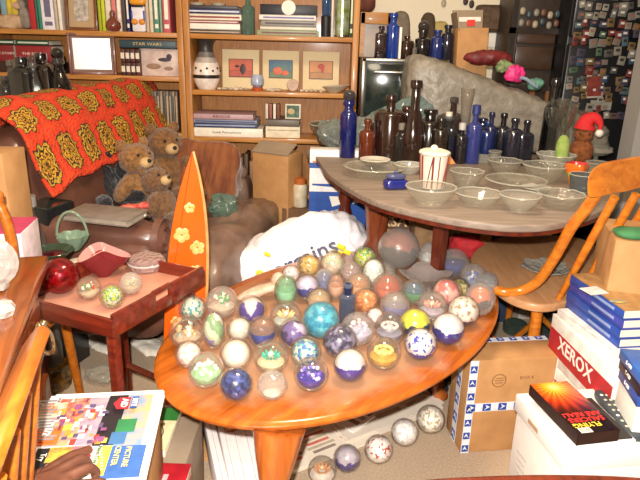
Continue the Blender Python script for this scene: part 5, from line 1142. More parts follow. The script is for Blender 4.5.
# plush in a red hat
p = at(579, 164, ZD); t = thing('plush_toy', 'small brown plush toy wearing a red hat with white pompom', 'plush toy', (p.x, p.y, ZD + .0005), (0, 0, -.2)); t.scale = (1.12,) * 3; random.seed(2)
F = mat('7a4420', .95, var=.3, scale=60, bump=.6)
b = NB(); puff(b, (0, 0, .05), (.09, .08, .10), 2.2, .005, 1, cuts=10, fur=.002); obj('body', b, F, t)
b = NB(); puff(b, (0, 0, .12), (.07, .065, .065), 2.1, .004, 2, cuts=10, fur=.002); obj('head', b, F, t)
b = NB(); tube(b, spline([(0, 0, .14), (.005, 0, .17), (.03, -.01, .185), (.05, -.02, .165), (.05, -.03, .14)], 4, closed=False), [.042, .04, .038, .035, .032, .03, .028, .026, .023, .02, .017, .015, .012, .010, .008, .007, .006], 14); obj('hat', b, mat('c01e22', .8), t)
b = NB(); ball(b, (.05, -.03, .13), .016); obj('pompom', b, mat('d8d4cc', .9), t)
b = NB(); ball(b, (-.02, -.034, .125), .004); ball(b, (.014, -.034, .125), .004); obj('eyes', b, BLACK, t)
b = NB(); puff(b, (0, 0, .07), (.06, .05, .14), 2.2, .006, 3, cuts=8); q = at(561, 168, ZD); tag(obj('cloth_bundle', b, mat('7c9a44', .9, c2='a0b060'), None, (q.x, q.y + .02, ZD + .0005)), 'small lime green cloth bundle left of the plush toy', 'cloth')

# ================================================================== behind the table
b = NB(); bx(b, (.62, 3.36, .44), (1.0, .6, .88), bev=.006); tag(obj('sideboard', b, mat('2a1a14', .5), None, (0, 0, 0)), 'dark sideboard behind the dining table carrying the oven', 'sideboard')
YA = 3.12; x0, x1 = aty(362, 60, YA).x, aty(440, 60, YA).x; zt = aty(400, 59, YA).z; zb = .8805
t = thing('toaster_oven', 'black glass fronted oven with chrome edge under the dark bottles', 'oven', ((x0 + x1) / 2, YA + .16, zb)); wd = x1 - x0; h = zt - zb
b = NB(); bx(b, (0, 0, h / 2), (wd, .32, h), bev=.006); obj('body', b, mat('1a1a1c', .35), t)
b = NB(); bx(b, (0, -.161, h / 2), (wd - .05, .006, h - .05), bev=.001); obj('glass_door', b, mat('1c2422', .12, coat=.8, c2='2c3834', scale=8), t)
b = NB(); bx(b, (-wd / 2 + .012, -.162, h / 2), (.02, .008, h), bev=.002); bx(b, (0, -.162, h - .008), (wd, .008, .016), bev=.002); bx(b, (0, -.172, h * .78), (wd * .7, .012, .012), bev=.003); obj('chrome_trim', b, mat('8c8880', .25, .9), t)
def ab(px, top, rpx, col, label, **k):
    p = aty(px, 57, YA + .07); return bottle(p.x, YA + .07 + .0 * rpx, zt + .0005, rpx * pxm(p), aty(px, top, YA + .07).z - zt, col, label, group='bottles on the oven', **k)
ab(380, 26, 6.4, '2a1c20', 'dark square shouldered bottle at the left on the oven', op=1, nh=.22, style='square')
ab(391.5, 13, 6.2, '16388a', 'bright cobalt blue bottle, the tallest on the oven', op=1, nh=.25, neck=.5)
ab(406, 36, 7, '2c1a12', 'dark brown bottle with dusty clear shoulder on the oven', op=1, nh=.2)
ab(421.5, 30, 7.6, '141216', 'black bottle with lilac glass top on the oven', op=1, nh=.3, stop='ball', neck=.5)
ab(436, 30, 6.2, '1c2e6c', 'mid blue bottle right of the black one on the oven', op=1, nh=.25, neck=.5)
ab(446, 25, 6, '12182c', 'navy black bottle with tall neck on the oven', op=1, nh=.25, neck=.5)
b = NB(); bx(b, (0, 0, .075), (.012, .05, .15), bev=.001); p = aty(399, 50, YA + .07); tag(obj('white_card', b, WHITE, None, (p.x, YA + .06, zt)), 'narrow white card upright between bottles on the oven', 'card')
p = aty(457, 57, YA + .1); bottle(p.x, YA + .1, .8805, .035, aty(456, 33, YA + .1).z - .88, '2c3848', 'slate grey bottle left of the red labelled carton', op=1, nh=.2)
p = aty(414, 57, YA + .04); bottle(p.x, YA + .03, zt + .0005, .012, .075, '9aa0a0', 'tiny clear bottle before the dark ones on the oven', cloud=.3)
# small wooden cabinet behind
Yw = 3.46; a, c = aty(361, 12, Yw), aty(393, 12, Yw)
t = thing('glass_cabinet', 'small orange wooden cabinet with pale panel behind the oven bottles', 'cabinet', ((a.x + c.x) / 2, Yw + .06, .8805)); hh = a.z - .88; wd = c.x - a.x
b = NB(); bx(b, (0, 0, hh - .03), (wd, .12, .06), bev=.003); bx(b, (-wd / 2 + .012, 0, hh / 2), (.024, .12, hh)); bx(b, (wd / 2 - .012, 0, hh / 2), (.024, .12, hh)); obj('frame', b, SHELFW, t)
b = NB(); bx(b, (0, .0, hh / 2 - .03), (wd - .05, .02, hh - .06)); obj('panel', b, mat('9c8266', .3, c2='7e6a54', scale=10), t)
b = NB(); puff(b, (0, 0, .05), (.13, .1, .10), 2.4, .01, 2, cuts=10); p = aty(363, 12, Yw); tag(obj('straw_hat', b, mat('5a2c20', .8, c2='6e3c28'), None, (p.x - .0, Yw + .06, p.z + .001)), 'dark reddish brown rounded basket on the small wooden cabinet', 'basket')
Yx = 3.42
for (px, yb_, top, w_, col, lb, nm) in [(402, 57, 11, 20, '74685a', 'greyish brown woven bag standing behind the oven bottles', 'woven_bag'), (430, 57, 13, 15, '4a3c2c', 'dark olive brown plush lump behind the black bottle', 'cloth_bundle'), (443, 57, 21, 22, 'b09c62', 'yellowish cloth bundle behind the navy bottles', 'cloth_bundle')]:
    a = aty(px - w_ / 2, top, Yx); c = aty(px + w_ / 2, top, Yx); z0 = .8805; hh = a.z - z0
    b = NB(); puff(b, (0, 0, hh / 2), (c.x - a.x, .12, hh), 4.5, .012, px, cuts=14, ws=14); 
    for v in b.verts: v.co.z = max(0, v.co.z)
    tag(obj(nm, b, mat(col, .9, var=.2, scale=20), None, ((a.x + c.x) / 2, Yx + .05 + .03 * (px == 443), z0)), lb, 'bundle')
# carton with red label
Yk = 3.08; a = aty(460, 57, Yk); c = aty(490, 57, Yk); zk = aty(474, 28, Yk).z; wd = c.x - a.x
t = thing('carton', 'tan open carton with white tape and a red label on the sideboard', 'box', ((a.x + c.x) / 2, Yk + .1, .8805), (0, R(-2), R(-3))); hh = zk - .88
b = NB(); bx(b, (0, 0, hh / 2), (wd, .2, hh), bev=.002); obj('body', b, CARD, t)
b = NB(); bx(b, (0, .09, hh + .04), (wd * 1.05, .006, .10), rot=(R(-8), 0, 0)); bx(b, (-wd / 2, .0, hh + .03), (.006, .2, .09), rot=(0, R(-10), 0)); obj('flap', b, CARDG, t)
b = NB(); bx(b, (0, .083, hh + .045), (wd * .9, .004, .022), rot=(R(-8), 0, 0)); obj('white_tape', b, WHITE, t)
b = NB(); bx(b, (wd * .12, .078, hh + .028), (wd * .28, .004, .03), rot=(R(-8), 0, 0)); obj('red_label', b, mat('e8281c', .4), t)
# padded brown panel on wall
a = aty(478, 4, 3.66); c = aty(506, 33, 3.66); wd = c.x - a.x; hh = a.z - c.z
t = thing('wall_plaque', 'brown rounded padded plaque hanging on the cream back wall', 'plaque', ((a.x + c.x) / 2, 3.70, (a.z + c.z) / 2))
b = NB(); puff(b, (0, 0, 0), (wd, .05, hh), 8, cuts=14); obj('frame', b, mat('4a3826', .7), t)
b = NB(); puff(b, (0, -.02, 0), (wd * .8, .03, hh * .78), 8, .004, 4, cuts=14, ws=30); obj('padding', b, mat('6a5440', .8, bump=.6, c2='54402e'), t)
b = NB(); bx(b, (0, 0, .0), (.14, .01, .1), bev=.001); p = aty(510, 42, 3.66); tag(obj('paper_note', b, WHITE, None, (p.x - .06, 3.70, p.z + .02)), 'white note pinned on the wall under the brown plaque', 'note')
for i, (px, py) in enumerate([(466, 1), (472, 4), (444, 3)]):
    p = aty(px, py, 3.70); b = NB(); puff(b, (0, 0, 0), (.03, .014, .045), 2, cuts=4); tag(obj('wall_ornament', b, mat('3a2c28' if i != 2 else 'b0a08c', .6), None, (p.x, 3.708, p.z)), ['left small dark ornament hanging high on the wall', 'right small dark ornament hanging high on the wall', 'faint pale ornament hanging high on the wall'][i], 'ornament')
# plastic sheeting
def mound(label, c, s, sh, seed, m, name='plastic_sheeting', ws=9, wr=.03, rz=0, p=2.6):
    b = NB(); puff(b, (0, 0, s[2] / 2), s, p, wr, seed, cuts=34, ws=ws)
    for v in b.verts:
        k = v.co.z / s[2]; v.co.z -= sh * v.co.x * max(0, k); v.co += Vector((0, 0, 1)) * noise.noise(v.co * 28) * .012 * (k > .15)
        v.co.z = max(.0, v.co.z)
    return tag(obj(name, b, m, None, c, (0, 0, rz)), label, 'plastic')
SH = mat('8a8276', .42, var=.08, scale=30, bump=.6, spec=.5, c2='7b7367')
mound('large heap of grey crumpled plastic sheeting behind the bottles', (.90, 3.10, ZD + .001), (1.02, .40, .31), .34, 4, SH, p=7, wr=.012, ws=16)
mound('pale teal crumpled plastic wrap before the black oven', (.38, 2.95, ZD + .001), (.36, .18, .24), -.3, 7, glass('a0b4b0', .5, '7c908c', .15, bump=.6, bs=30), name='plastic_wrap')
mound('clear crinkled plastic wrap behind the cobalt bottle', (.12, 2.92, ZD + .001), (.30, .16, .15), -.1, 9, glass('b0b8b4', .42, '8c948e', .12, bump=.8, bs=40), name='plastic_wrap')
mound('smooth teal plastic panel leaning left of the punch bowl', tuple(at(312, 140, .62)), (.12, .1, .24), 0, 5, glass('9ab4b4', .55, '6e8888', .2), name='plastic_wrap', wr=.012)
b = NB(); bx(b, (0, 0, .31), (.16, .14, .618), bev=.004); p = at(312, 140, .62); tag(obj('carton', b, mat('6e5a44', .8), None, (p.x, p.y, 0)), 'brown carton under the teal plastic panel beyond the table end', 'box')
t = thing('price_card', 'small dark card with white bars tilted before the oven', 'card', tuple(aty(420, 86, 2.98)), (R(15), R(28), 0))
b = NB(); bx(b, (0, 0, 0), (.085, .006, .05), bev=.001); obj('card', b, mat('5c5450', .5), t)
b = NB()
for i in range(4): bx(b, (-.028 + i * .018, -.0035, 0), (.009, .001, .034))
obj('white_bars', b, WHITE, t)
# little things on the heap
for (px, py, yy, s, col, lb, nm, cat) in [(515, 73, 2.99, (.10, .05, .08), 'e03480', 'bright pink bow on the plastic heap', 'pink_bow', 'bow'), (504, 66, 3.0, (.08, .05, .06), '7a8a5c', 'greenish cream glass ornament left of the pink bow', 'glass_ornament', 'ornament'),
        (535, 85, 2.99, (.07, .05, .06), '5c8a78', 'sea green glass ornament right of the pink bow', 'glass_ornament', 'ornament'), (488, 58, 3.02, (.24, .08, .07), '6a1e20', 'dark red beaded cloth draped on the plastic heap', 'beaded_cloth', 'cloth')]:
    p = aty(px, py, yy); b = NB(); puff(b, (0, 0, 0), s, 2.2, .012, px, cuts=14, ws=24); tag(obj(nm, b, mat(col, .5, var=.35, scale=40, c2=None), None, p), lb, cat)
b = NB(); tube(b, spline([(-.03, 0, .0), (0, 0, -.004), (.04, 0, -.03), (.06, 0, -.04)], 4, closed=False), .008, 8); p = aty(526, 78, 2.97); tag(obj('wand', b, mat('8a9aac', .3), None, p), 'short blue grey stick beside the pink bow', 'stick')
for i, (px, py) in enumerate([(562, 92), (572, 96), (556, 100), (580, 104), (567, 106)]):
    p = aty(px, py, 2.74); b = NB(); zc_ = p.z - ZD - .03; lathe(b, [(0, 0), (.03, 0), (.012, zc_ * .3), (.012, zc_ * .6), (.035, zc_ * .8), (.04, zc_), (.036, zc_), (.01, zc_ * .65), (0, zc_ * .6)], 24)
    tag(obj('wine_glass', b, glass('e4e6e0', .03, 'b4b2a8'), None, (p.x, 2.74 + .0, ZD + .0005)), 'clear stemmed glass at the table back, %s' % ['leftmost of the upper pair', 'rightmost of the upper pair', 'left one of the lower three', 'far right one of the lower three', 'middle one of the lower three'][i], 'glass')

# dark china cabinet and refrigerator
a = aty(509, 40, 3.42); c = aty(562, 40, 3.42)
t = thing('display_cabinet', 'dark wooden cabinet with brown panels left of the refrigerator', 'cabinet', (a.x, 3.42, 0)); wd = c.x - a.x
DK = mat('2a2019', .4, var=.2, scale=8)
b = NB(); bx(b, (wd / 2, .14, .9), (wd, .26, 1.8), bev=.004); obj('body', b, mat('33271f', .5), t)
b = NB(); bx(b, (.014, -.0, .9), (.028, .03, 1.8)); bx(b, (wd - .014, 0, .9), (.028, .03, 1.8)); bx(b, (wd / 2, 0, 1.33), (wd, .03, .03)); bx(b, (wd / 2, 0, 1.03), (wd, .03, .03)); obj('frame', b, DK, t)
b = NB(); bx(b, (wd / 2, -.004, 1.19), (wd - .08, .02, .12), bev=.006); bx(b, (wd / 2, -.004, 1.29), (wd - .08, .02, .05), bev=.004); obj('drawer_front', b, mat('4a3426', .35, c2='382618', scale=10), t)
b = NB(); bx(b, (wd * .55, -.006, .85), (.03, .02, .34)); bx(b, (wd * .85, -.006, .85), (.02, .02, .34)); obj('wood_slat', b, mat('7a4c28', .5), t)
rn = random.Random(9)
for i in range(12):
    p = (a.x + .05 + (wd - .1) * (i % 6) / 5, 3.404, 1.36 + .05 * (i // 6) + rn.random() * .02); b = NB(); puff(b, (0, 0, 0), (.03, .02, .04), 2.2, cuts=3)
    tag(obj('trinket', b, mat(['8a8478', '6a4a3a', 'a89a80', '3c4a50'][i % 4], .4), None, p), 'small trinket on the %s ledge of the dark cabinet, %s' % ('upper' if i > 5 else 'lower', ['far left', 'second from left', 'left of centre', 'right of centre', 'second from right', 'far right'][i % 6]), 'trinket', 'trinkets on the dark cabinet')
YFr = 3.22; fa = aty(570, 40, YFr).x
t = thing('refrigerator', 'black refrigerator whose front is covered in magnets and notes', 'refrigerator', (fa, YFr, 0)); wf = .72
b = NB(); bx(b, (wf / 2, .25, .88), (wf, .42, 1.76), bev=.01); obj('body', b, mat('101012', .4), t)
b = NB(); bx(b, (wf / 2, .02, .64), (wf, .05, 1.26), bev=.012); obj('door', b, mat('141416', .35), t)
b = NB(); bx(b, (wf / 2, .02, 1.53), (wf, .05, .46), bev=.012); obj('freezer_door', b, mat('141416', .35), t)
rn = random.Random(12)
cols = ['6a6660', '4c4844', '7c766c', '2e4258', '445c46', '6c3028', '6a5430', '3a3648', '5c463a', '465c64', '8a8478', '222c40', '682420']
nm_ = dict(zip(cols, ['grey', 'dark grey', 'light grey', 'blue', 'green', 'rust red', 'mustard', 'purple', 'brown', 'teal', 'off white', 'navy', 'red']))
ix = 0
for r_ in range(14):
    for k in range(9):
        z = 1.50 - r_ * .045 + rn.uniform(-.012, .012); x = fa + .025 + k * .042 + rn.uniform(-.012, .012)
        if 6 <= r_ and rn.random() < .2: continue
        w_, h_ = rn.uniform(.026, .046), rn.uniform(.026, .046); c_ = rn.choice(cols if r_ > 2 else cols[:3] + cols[-3:-2])
        b = NB(); bx(b, (0, 0, 0), (w_, .006, h_), rot=(0, rn.uniform(-.2, .2), 0), bev=.0015); bx(b, (0, -.0032, h_ * .1), (w_ * .5, .001, h_ * .3), mi=1)
        tag(obj('fridge_magnet', b, [mat(c_, .5, var=.1), mat(rn.choice(['c8c4bc', '2c2824', '8a5a4a']), .5)], None, (x, YFr - .0085 - .0008 * (ix % 4), z)), '%s magnet at the %s of the refrigerator front, %s part' % (nm_[c_], ['hinge', 'left', 'middle', 'right'][1 + min(2, k // 3)], ['top', 'upper', 'middle', 'lower', 'lowest'][min(4, r_ // 3)]), 'magnet', 'magnets on the refrigerator'); ix += 1
b = NB(); bx(b, (0, 0, 0), (.09, .004, .12)); bx(b, (0, -.003, 0), (.075, .002, .1), mi=1); p = aty(594, 86, YFr); tag(obj('photo_card', b, [mat('a89c90', .5), mat('6a2420', .5, c2='8a3c30', scale=30)], None, (p.x, YFr - .008, p.z), (0, R(-4), 0)), 'red picture card low on the refrigerator front', 'card')
b = NB(); bx(b, (0, 0, 0), (.11, .004, .05)); p = aty(600, 105, YFr); tag(obj('photo_card', b, mat('8c8880', .5), None, (p.x, YFr - .008, p.z)), 'pale grey paper strip below the red picture card', 'card')

# ================================================================== under the dining table
def crate(px0, px1, pyt, Y, d, label, m, rz=0, extra=None, name='carton'):
    a = aty(px0, pyt, Y); c = aty(px1, pyt, Y); h = (a.z + c.z) / 2; wd = c.x - a.x
    t = thing(name, label, 'box', ((a.x + c.x) / 2, Y, 0), (0, 0, rz)); b = NB(); bx(b, (0, d / 2, h / 2), (wd, d, h), bev=.003); obj('body', b, m, t); return t, wd, h
t, wd, h = crate(383, 414, 214, 2.46, .2, 'tan carton lettered XSAV under the dining table', CARD)
b = NB(); bx(b, (0, -.001, h - .035), (wd * .98, .002, .066)); obj('dark_print', b, mat('5a3a24', .7), t)
text('XSAV', frameM((0, -.003, h - .035), (1, 0, 0), (0, 0, 1)), .062, mat('d8b88a', .7), t, bold=.001)
crate(416, 436, 216, 2.30, .15, 'weathered brown upright carton beside the XSAV carton', mat('8c6a44', .8, c2='75563a'))
crate(430, 452, 218, 2.62, .12, 'yellow tan carton behind the table leg', mat('c08a4c', .8))
t, wd, h = crate(452, 482, 216, 2.60, .12, 'cream and green printed box behind the red cloth', mat('b8a87c', .7, c2='7c9460', scale=12))
crate(482, 494, 222, 2.55, .1, 'narrow orange brown box under the dining table', mat('a86a34', .7))
crate(495, 520, 224, 2.60, .12, 'dark blue box with light blue edge under the dining table', mat('2c3c54', .7))
crate(530, 552, 232, 2.64, .1, 'white edged magazine box standing behind the chair seat', mat('b8b0a8', .7))
crate(395, 430, 252, 2.34, .08, 'low plain carton behind the paperweights', mat('a87848', .8))
p = aty(467, 246, 2.42); t = tag(obj('red_cloth', (lambda b: (puff(b, (0, 0, .0), (.15, .12, .10), 2.6, .015, 4, cuts=14, ws=14), b)[1])(NB()), mat('b8242a', .8, var=.15), None, (p.x, 2.44, .435)), 'bright red folded cloth cap under the dining table', 'cap')
b = NB(); bx(b, (0, 0, .19), (.16, .12, .38), bev=.003); tag(obj('carton', b, mat('8a6844', .8), None, (p.x, 2.44, 0)), 'brown carton carrying the red cloth cap', 'box')
# jars beneath the chair
for (px, py, r, h, col, lb) in [(516, 322, .055, .05, '1c5a34', 'green glass bowl under the chair nearest the taped box'), (548, 316, .05, .08, '16402c', 'dark green glass jar behind the front chair leg'), (508, 302, .035, .11, '6a86b0', 'clear and blue glass jar under the chair seat'),
        (497, 300, .035, .09, '8c9490', 'grey clear glass jar beside the coffee table end'), (486, 350, .04, .03, '6a7a84', 'flat grey glass dish by the coffee table foot'), (530, 306, .045, .06, '24503c', 'bottle green glass pot between the chair legs'), (545, 330, .04, .05, '3c4c54', 'smoky glass pot right behind the taped box')]:
    p = at(px, py, .05); b = NB(); lathe(b, [(0, 0), (r * .9, 0), (r, h * .1), (r * 1.02, h * .8), (r * .85, h), (r * .75, h), (r * .9, h * .8), (r * .85, h * .15), (0, h * .12)], 28)
    tag(obj('glass_jar', b, glass(col, .2, '6a7870'), None, (p.x, p.y, .0)), lb, 'jar')

# ================================================================== CHAIR, right
S0 = Vector((.80, 2.10, 0)); t = thing('wooden_chair', 'orange oak spindle back chair tucked at the dining table', 'chair', S0)
SE = [(471, 256), (480, 276), (496, 289), (515, 300), (540, 306), (565, 303), (590, 292), (606, 270), (600, 250), (575, 238), (530, 236), (495, 240)]
b = NB(); prism(b, [(p.x - S0.x, p.y - S0.y) for p in spline([at(x, y, .455) for x, y in SE], 5)], .03, Matrix.Translation((0, 0, .43)), bev=.008)
obj('seat', b, wood('b9875c', 'cf9c6e', .4, 5, 'Y', .1), t)
def CP(px, py, Y): return aty(px, py, Y) - S0
b = NB(); pts = [at(474, 279, .465) - S0, at(498, 291, .468) - S0, at(520, 291, .475) - S0, CP(537, 282, 1.83), CP(553, 260, 1.78), CP(571, 228, 1.72), CP(585, 210, 1.68), CP(596, 194, 1.64), CP(600, 186, 1.63)]
tube(b, spline(pts, 5, closed=False), .0165, 10, flat=.8); obj('bow', b, CHAIRX, t)
cr_ = [CP(589, 193, 1.62), CP(590, 176, 1.62), CP(599, 165, 1.64), CP(620, 160, 1.70), CP(645, 156, 1.76), CP(675, 155, 1.86), CP(700, 170, 1.96)]
lo_ = [CP(590, 195, 1.62), CP(597, 196, 1.62), CP(611, 193, 1.65), CP(628, 190, 1.70), CP(650, 185, 1.76), CP(678, 185, 1.86), CP(700, 190, 1.96)]
b = NB(); A_, B_2 = spline(cr_, 5, closed=False), spline(lo_, 5, closed=False); th = Vector((.012, .018, 0))
V = [[b.verts.new(x) for x in (u - th, u + th, l + th, l - th)] for u, l in zip(A_, B_2)]
for i in range(len(V) - 1):
    for j in range(4): b.faces.new((V[i][j], V[i][(j + 1) % 4], V[i + 1][(j + 1) % 4], V[i + 1][j]))
b.faces.new(V[0][::-1]); b.faces.new(V[-1]); bmesh.ops.recalc_face_normals(b, faces=b.faces)
o_ = obj('crest_rail', b, CHAIRX, t, ang=60); bv = o_.modifiers.new('bevel', 'BEVEL'); bv.width = .006; bv.segments = 3; bv.limit_method = 'ANGLE'
for (x0, y0, Y0, x1, y1) in [(615, 197, 1.665, 558, 300), (636, 194, 1.71, 578, 298), (655, 190, 1.77, 597, 285), (674, 188, 1.84, 606, 272)]:
    b = NB(); tapered(b, CP(x0, y0, Y0), at(x1, y1, .455) - S0, .0125, .010); obj('spindle', b, CHAIRX, t)
b = NB(); q = CP(697, 185, 1.95); tube(b, spline([q, q.lerp(at(640, 268, .46) - S0, .5) + Vector((.01, 0, -.02)), at(640, 262, .46) - S0, at(606, 258, .46) - S0], 5, closed=False), .0165, 10); obj('bow', b, CHAIRX, t)
lg = [at(538, 304, .43), at(490, 276, .43), at(585, 292, .43), at(520, 242, .43)]
for q in lg:
    q = Vector((q.x, q.y, 0)) - S0; o2_ = q.normalized() * .05
    b = NB(); tube(b, [(q.x, q.y, .432), (q.x + o2_.x * .3, q.y + o2_.y * .3, .3), (q.x + o2_.x, q.y + o2_.y, 0)], [.019, .020, .013], 12); obj('leg', b, CHAIRX, t)
Lq = [Vector((q.x, q.y, 0)) - S0 for q in lg]
for i, j, z in ((0, 1, .20), (2, 3, .20)):
    b = NB(); tube(b, [Lq[i] + Vector((0, 0, z)), Lq[j] + Vector((0, 0, z))], .011, 8); obj('stretcher', b, CHAIRX, t)
b = NB(); tube(b, [(Lq[0] + Lq[1]) / 2 + Vector((0, 0, .2)), (Lq[2] + Lq[3]) / 2 + Vector((0, 0, .2))], .011, 8); obj('stretcher', b, CHAIRX, t)
p = at(545, 272, .46); b = NB(); lathe(b, [(0, 0), (.035, 0), (.06, .008), (.085, .02), (.082, .024), (.055, .012), (0, .006)], 40, mod=lambda a, r, z: (r * (1 + .08 * math.cos(7 * a)), z + .003 * math.cos(7 * a)))
tag(obj('glass_dish', b, glass('d8d8d0', .4, 'b8b4a8', bump=.8), None, (p.x, p.y, .4605), (0, 0, .4)), 'scalloped clear leaf glass dish lying on the chair seat', 'dish')

# ================================================================== CARTONS, right foreground
# taped shipping box
p = at(460, 453, 0); q = aty(474, 363, p.y); zt = q.z; r_ = aty(577, 347, p.y + .02)
wd = .29; rz = R(8)
t = thing('shipping_box', 'tan shipping box with blue and white patterned tape on edges', 'box', (p.x, p.y, 0), (0, 0, rz))
zt = .335; bw = .31; bd = .14
b = NB(); bx(b, (bw / 2, bd / 2, zt / 2), (bw, bd, zt), bev=.003); obj('body', b, CARD, t)
tapeW = mat('d8dce4', .35); tapeB = mat('28479a', .35)
def tape(o, x, y, L_, w_, name='patterned_tape'):
    M_ = frameM(o, x, y); b = NB(); 
    def q4(a0, b0, a1, b1, mi, dz): 
        tt = bmesh.new(); bmesh.ops.create_cube(tt, size=1); merge(b, tt, M_ @ Matrix.Translation(((a0 + a1) / 2, (b0 + b1) / 2, dz)) @ Matrix.Diagonal((a1 - a0, b1 - b0, .0008, 1)), mi)
    q4(0, -w_ / 2, L_, w_ / 2, 0, .0006)
    n = max(1, round(L_ / (w_ * 1.8)))
    for i in range(n):
        s = L_ / n; q4(i * s + s * .1, -w_ * .42, i * s + s * .62, w_ * .42, 1, .0012)
        prism(b, [(i * s + s * .2, -w_ * .3), (i * s + s * .55, w_ * .05), (i * s + s * .25, w_ * .32), (i * s + s * .35, 0)], .0006, M_ @ Matrix.Translation((0, 0, .0016)), 0)
    return obj(name, b, [tapeW, tapeB], t, smooth=False)
tape((.014, 0, 0), (0, 0, 1), (-1, 0, 0), zt, .026); tape((bw - .014, 0, 0), (0, 0, 1), (-1, 0, 0), zt, .026); tape((0, 0, zt * .5), (1, 0, 0), (0, 0, 1), bw, .03)
tape((0, bd / 2, 0), (0, 0, 1), (0, 1, 0), zt, .035); tape((0, bd - .014, zt), (1, 0, 0), (0, 1, 0), bw, .026)
b = NB(); lathe(b, [(.02, 0), (.022, .0006), (.024, 0)], 28, rot=(R(90), 0, 0), c=(.1, -.0003, zt * .78)); bx(b, (.1, -.0005, zt * .78), (.03, .0008, .003)); bx(b, (.1, -.0005, zt * .78 + .008), (.024, .0008, .003)); bx(b, (.1, -.0005, zt * .78 - .008), (.024, .0008, .003)); obj('round_stamp', b, mat('8a6238', .7), t)
text('BOX 4', frameM((.19, -.0006, zt * .8), (1, 0, 0), (0, 0, 1)), .016, mat('8a6238', .7), t)
b = NB(); bx(b, (.03, .0, .004), (.26, .12, .008)); 
b.free()
# white box
A = at(519, 395, .35); N_ = at(567, 453, .35); d = (N_ - A); L_ = d.length; ang = math.atan2(d.y, d.x)
t = thing('white_box', 'large white cardboard box at the lower right carrying a remote', 'box', (A.x, A.y, 0), (0, 0, ang))
# local x: towards camera along left edge, y: to the right
b = NB(); bx(b, (L_ / 2, .24, .175), (L_, .48, .35), bev=.004); obj('body', b, mat('ece4dc', .55, var=.02), t)
b = NB(); bx(b, (L_ / 2, .24, .3265), (L_ + .012, .492, .05), bev=.003); obj('lid', b, mat('eee7e0', .55, var=.02), t)
b = NB(); bx(b, (L_ * .42, -.0085, .325), (.05, .002, .012), bev=.004); obj('handle_slot', b, mat('b08c70', .7), t)
b = NB()
for k in range(4): bx(b, (L_ * .25, -.0015, .2 - k * .02), (.05 - .006 * (k % 2), .0012, .004))
obj('printed_lines', b, mat('b8b0a8', .7), t)
# book on white case
def onto(px, py, z): return at(px, py, z)
zc = .3515
q = [onto(572, 446, zc + .014), onto(627, 441, zc + .014), onto(600, 399, zc + .014), onto(552, 401, zc + .014)]
c_ = sum(q, Vector()) / 4; ax = (q[1] - q[0]).normalized(); M_ = frameM(c_, ax, (q[3] - q[0])); w_ = (q[1] - q[0]).length
t = thing('video_case', 'white plastic case with black edge under the sunburst paperback', 'case', (c_.x, c_.y, zc), (0, 0, math.atan2(ax.y, ax.x)))
hh = ((q[3] - q[0]).dot(Vector((-ax.y, ax.x, 0))))
b = NB(); bx(b, (0, 0, .008), (w_, hh, .016), bev=.003); obj('tray', b, mat('ece8e4', .4), t)
b = NB(); bx(b, (0, 0, .0185), (w_ * .9, hh * .94, .004), bev=.001); obj('black_liner', b, mat('2a2422', .5), t)
zc2 = zc + .022; zt_ = zc2 + .03
q = [onto(573, 437, zt_), onto(616, 432, zt_), onto(580, 379, zt_), onto(535, 383, zt_)]
c_ = sum(q, Vector()) / 4; ax = ((q[1] - q[0]) + (q[2] - q[3])).normalized(); w_ = ((q[1] - q[0]).length + (q[2] - q[3]).length) / 2; hh = (((q[3] - q[0]) + (q[2] - q[1])) / 2).dot(Vector((-ax.y, ax.x, 0)))
t = thing('book', 'black paperback with fiery sunburst cover on the white box', 'book', (c_.x, c_.y, zc2), (0, 0, math.atan2(ax.y, ax.x)))
w_ *= .88; hh *= .95; t.location.x -= .006
b = NB(); bx(b, (0, 0, .015), (w_, hh, .028), bev=.001); obj('pages', b, mat('3a2620', .6), t)
m, nt_, bs = base('sunburst'); N = nt_.nodes; L = nt_.links
tc = N.new('ShaderNodeTexCoord'); mp = N.new('ShaderNodeMapping'); mp.inputs['Location'].default_value = (0, -hh * .40, 0); L.new(tc.outputs['Object'], mp.inputs[0])
sp = N.new('ShaderNodeSeparateXYZ'); L.new(mp.outputs[0], sp.inputs[0])
def mt(op, a, b_=None):
    n = N.new('ShaderNodeMath'); n.operation = op
    for i, v in enumerate((a, b_)):
        if v is None: continue
        if isinstance(v, (int, float)): n.inputs[i].default_value = v
        else: L.new(v, n.inputs[i])
    return n.outputs[0]
ln = mt('SQRT', mt('ADD', mt('MULTIPLY', sp.outputs[0], sp.outputs[0]), mt('MULTIPLY', sp.outputs[1], sp.outputs[1]))); an = mt('ARCTAN2', sp.outputs[1], sp.outputs[0])
dd = mt('ADD', mt('DIVIDE', ln, hh * .75), mt('MULTIPLY', mt('SINE', mt('MULTIPLY', an, 22)), .05))
cr = N.new('ShaderNodeValToRGB'); L.new(dd, cr.inputs[0]); r = cr.color_ramp; r.elements[0].color = srgb('fff2b0'); r.elements[1].color = srgb('1c0c0a'); r.elements[1].position = .78
for p_, c in ((.08, 'f8c83c'), (.25, 'e87020'), (.45, 'b83418'), (.62, '5a140c')): e = r.elements.new(p_); e.color = srgb(c)
L.new(cr.outputs[0], bs.inputs['Base Color']); bs.inputs['Roughness'].default_value = .25
b = NB(); bx(b, (0, 0, .0298), (w_ + .001, hh + .001, .0012), bev=.0003); bx(b, (-w_ / 2 - .0006, 0, .015), (.0012, hh, .03), mi=1); bx(b, (0, -hh / 2 - .0006, .015), (w_, .0012, .03), mi=1); obj('cover', b, [m, mat('2a1410', .35, var=.2)], t)
RED = mat('d8302c', .5); YEL = mat('e8c83c', .5)
T3 = lambda x, y: Matrix.Translation((x, y, .0306)) @ Matrix.Rotation(PI, 4, 'Z')
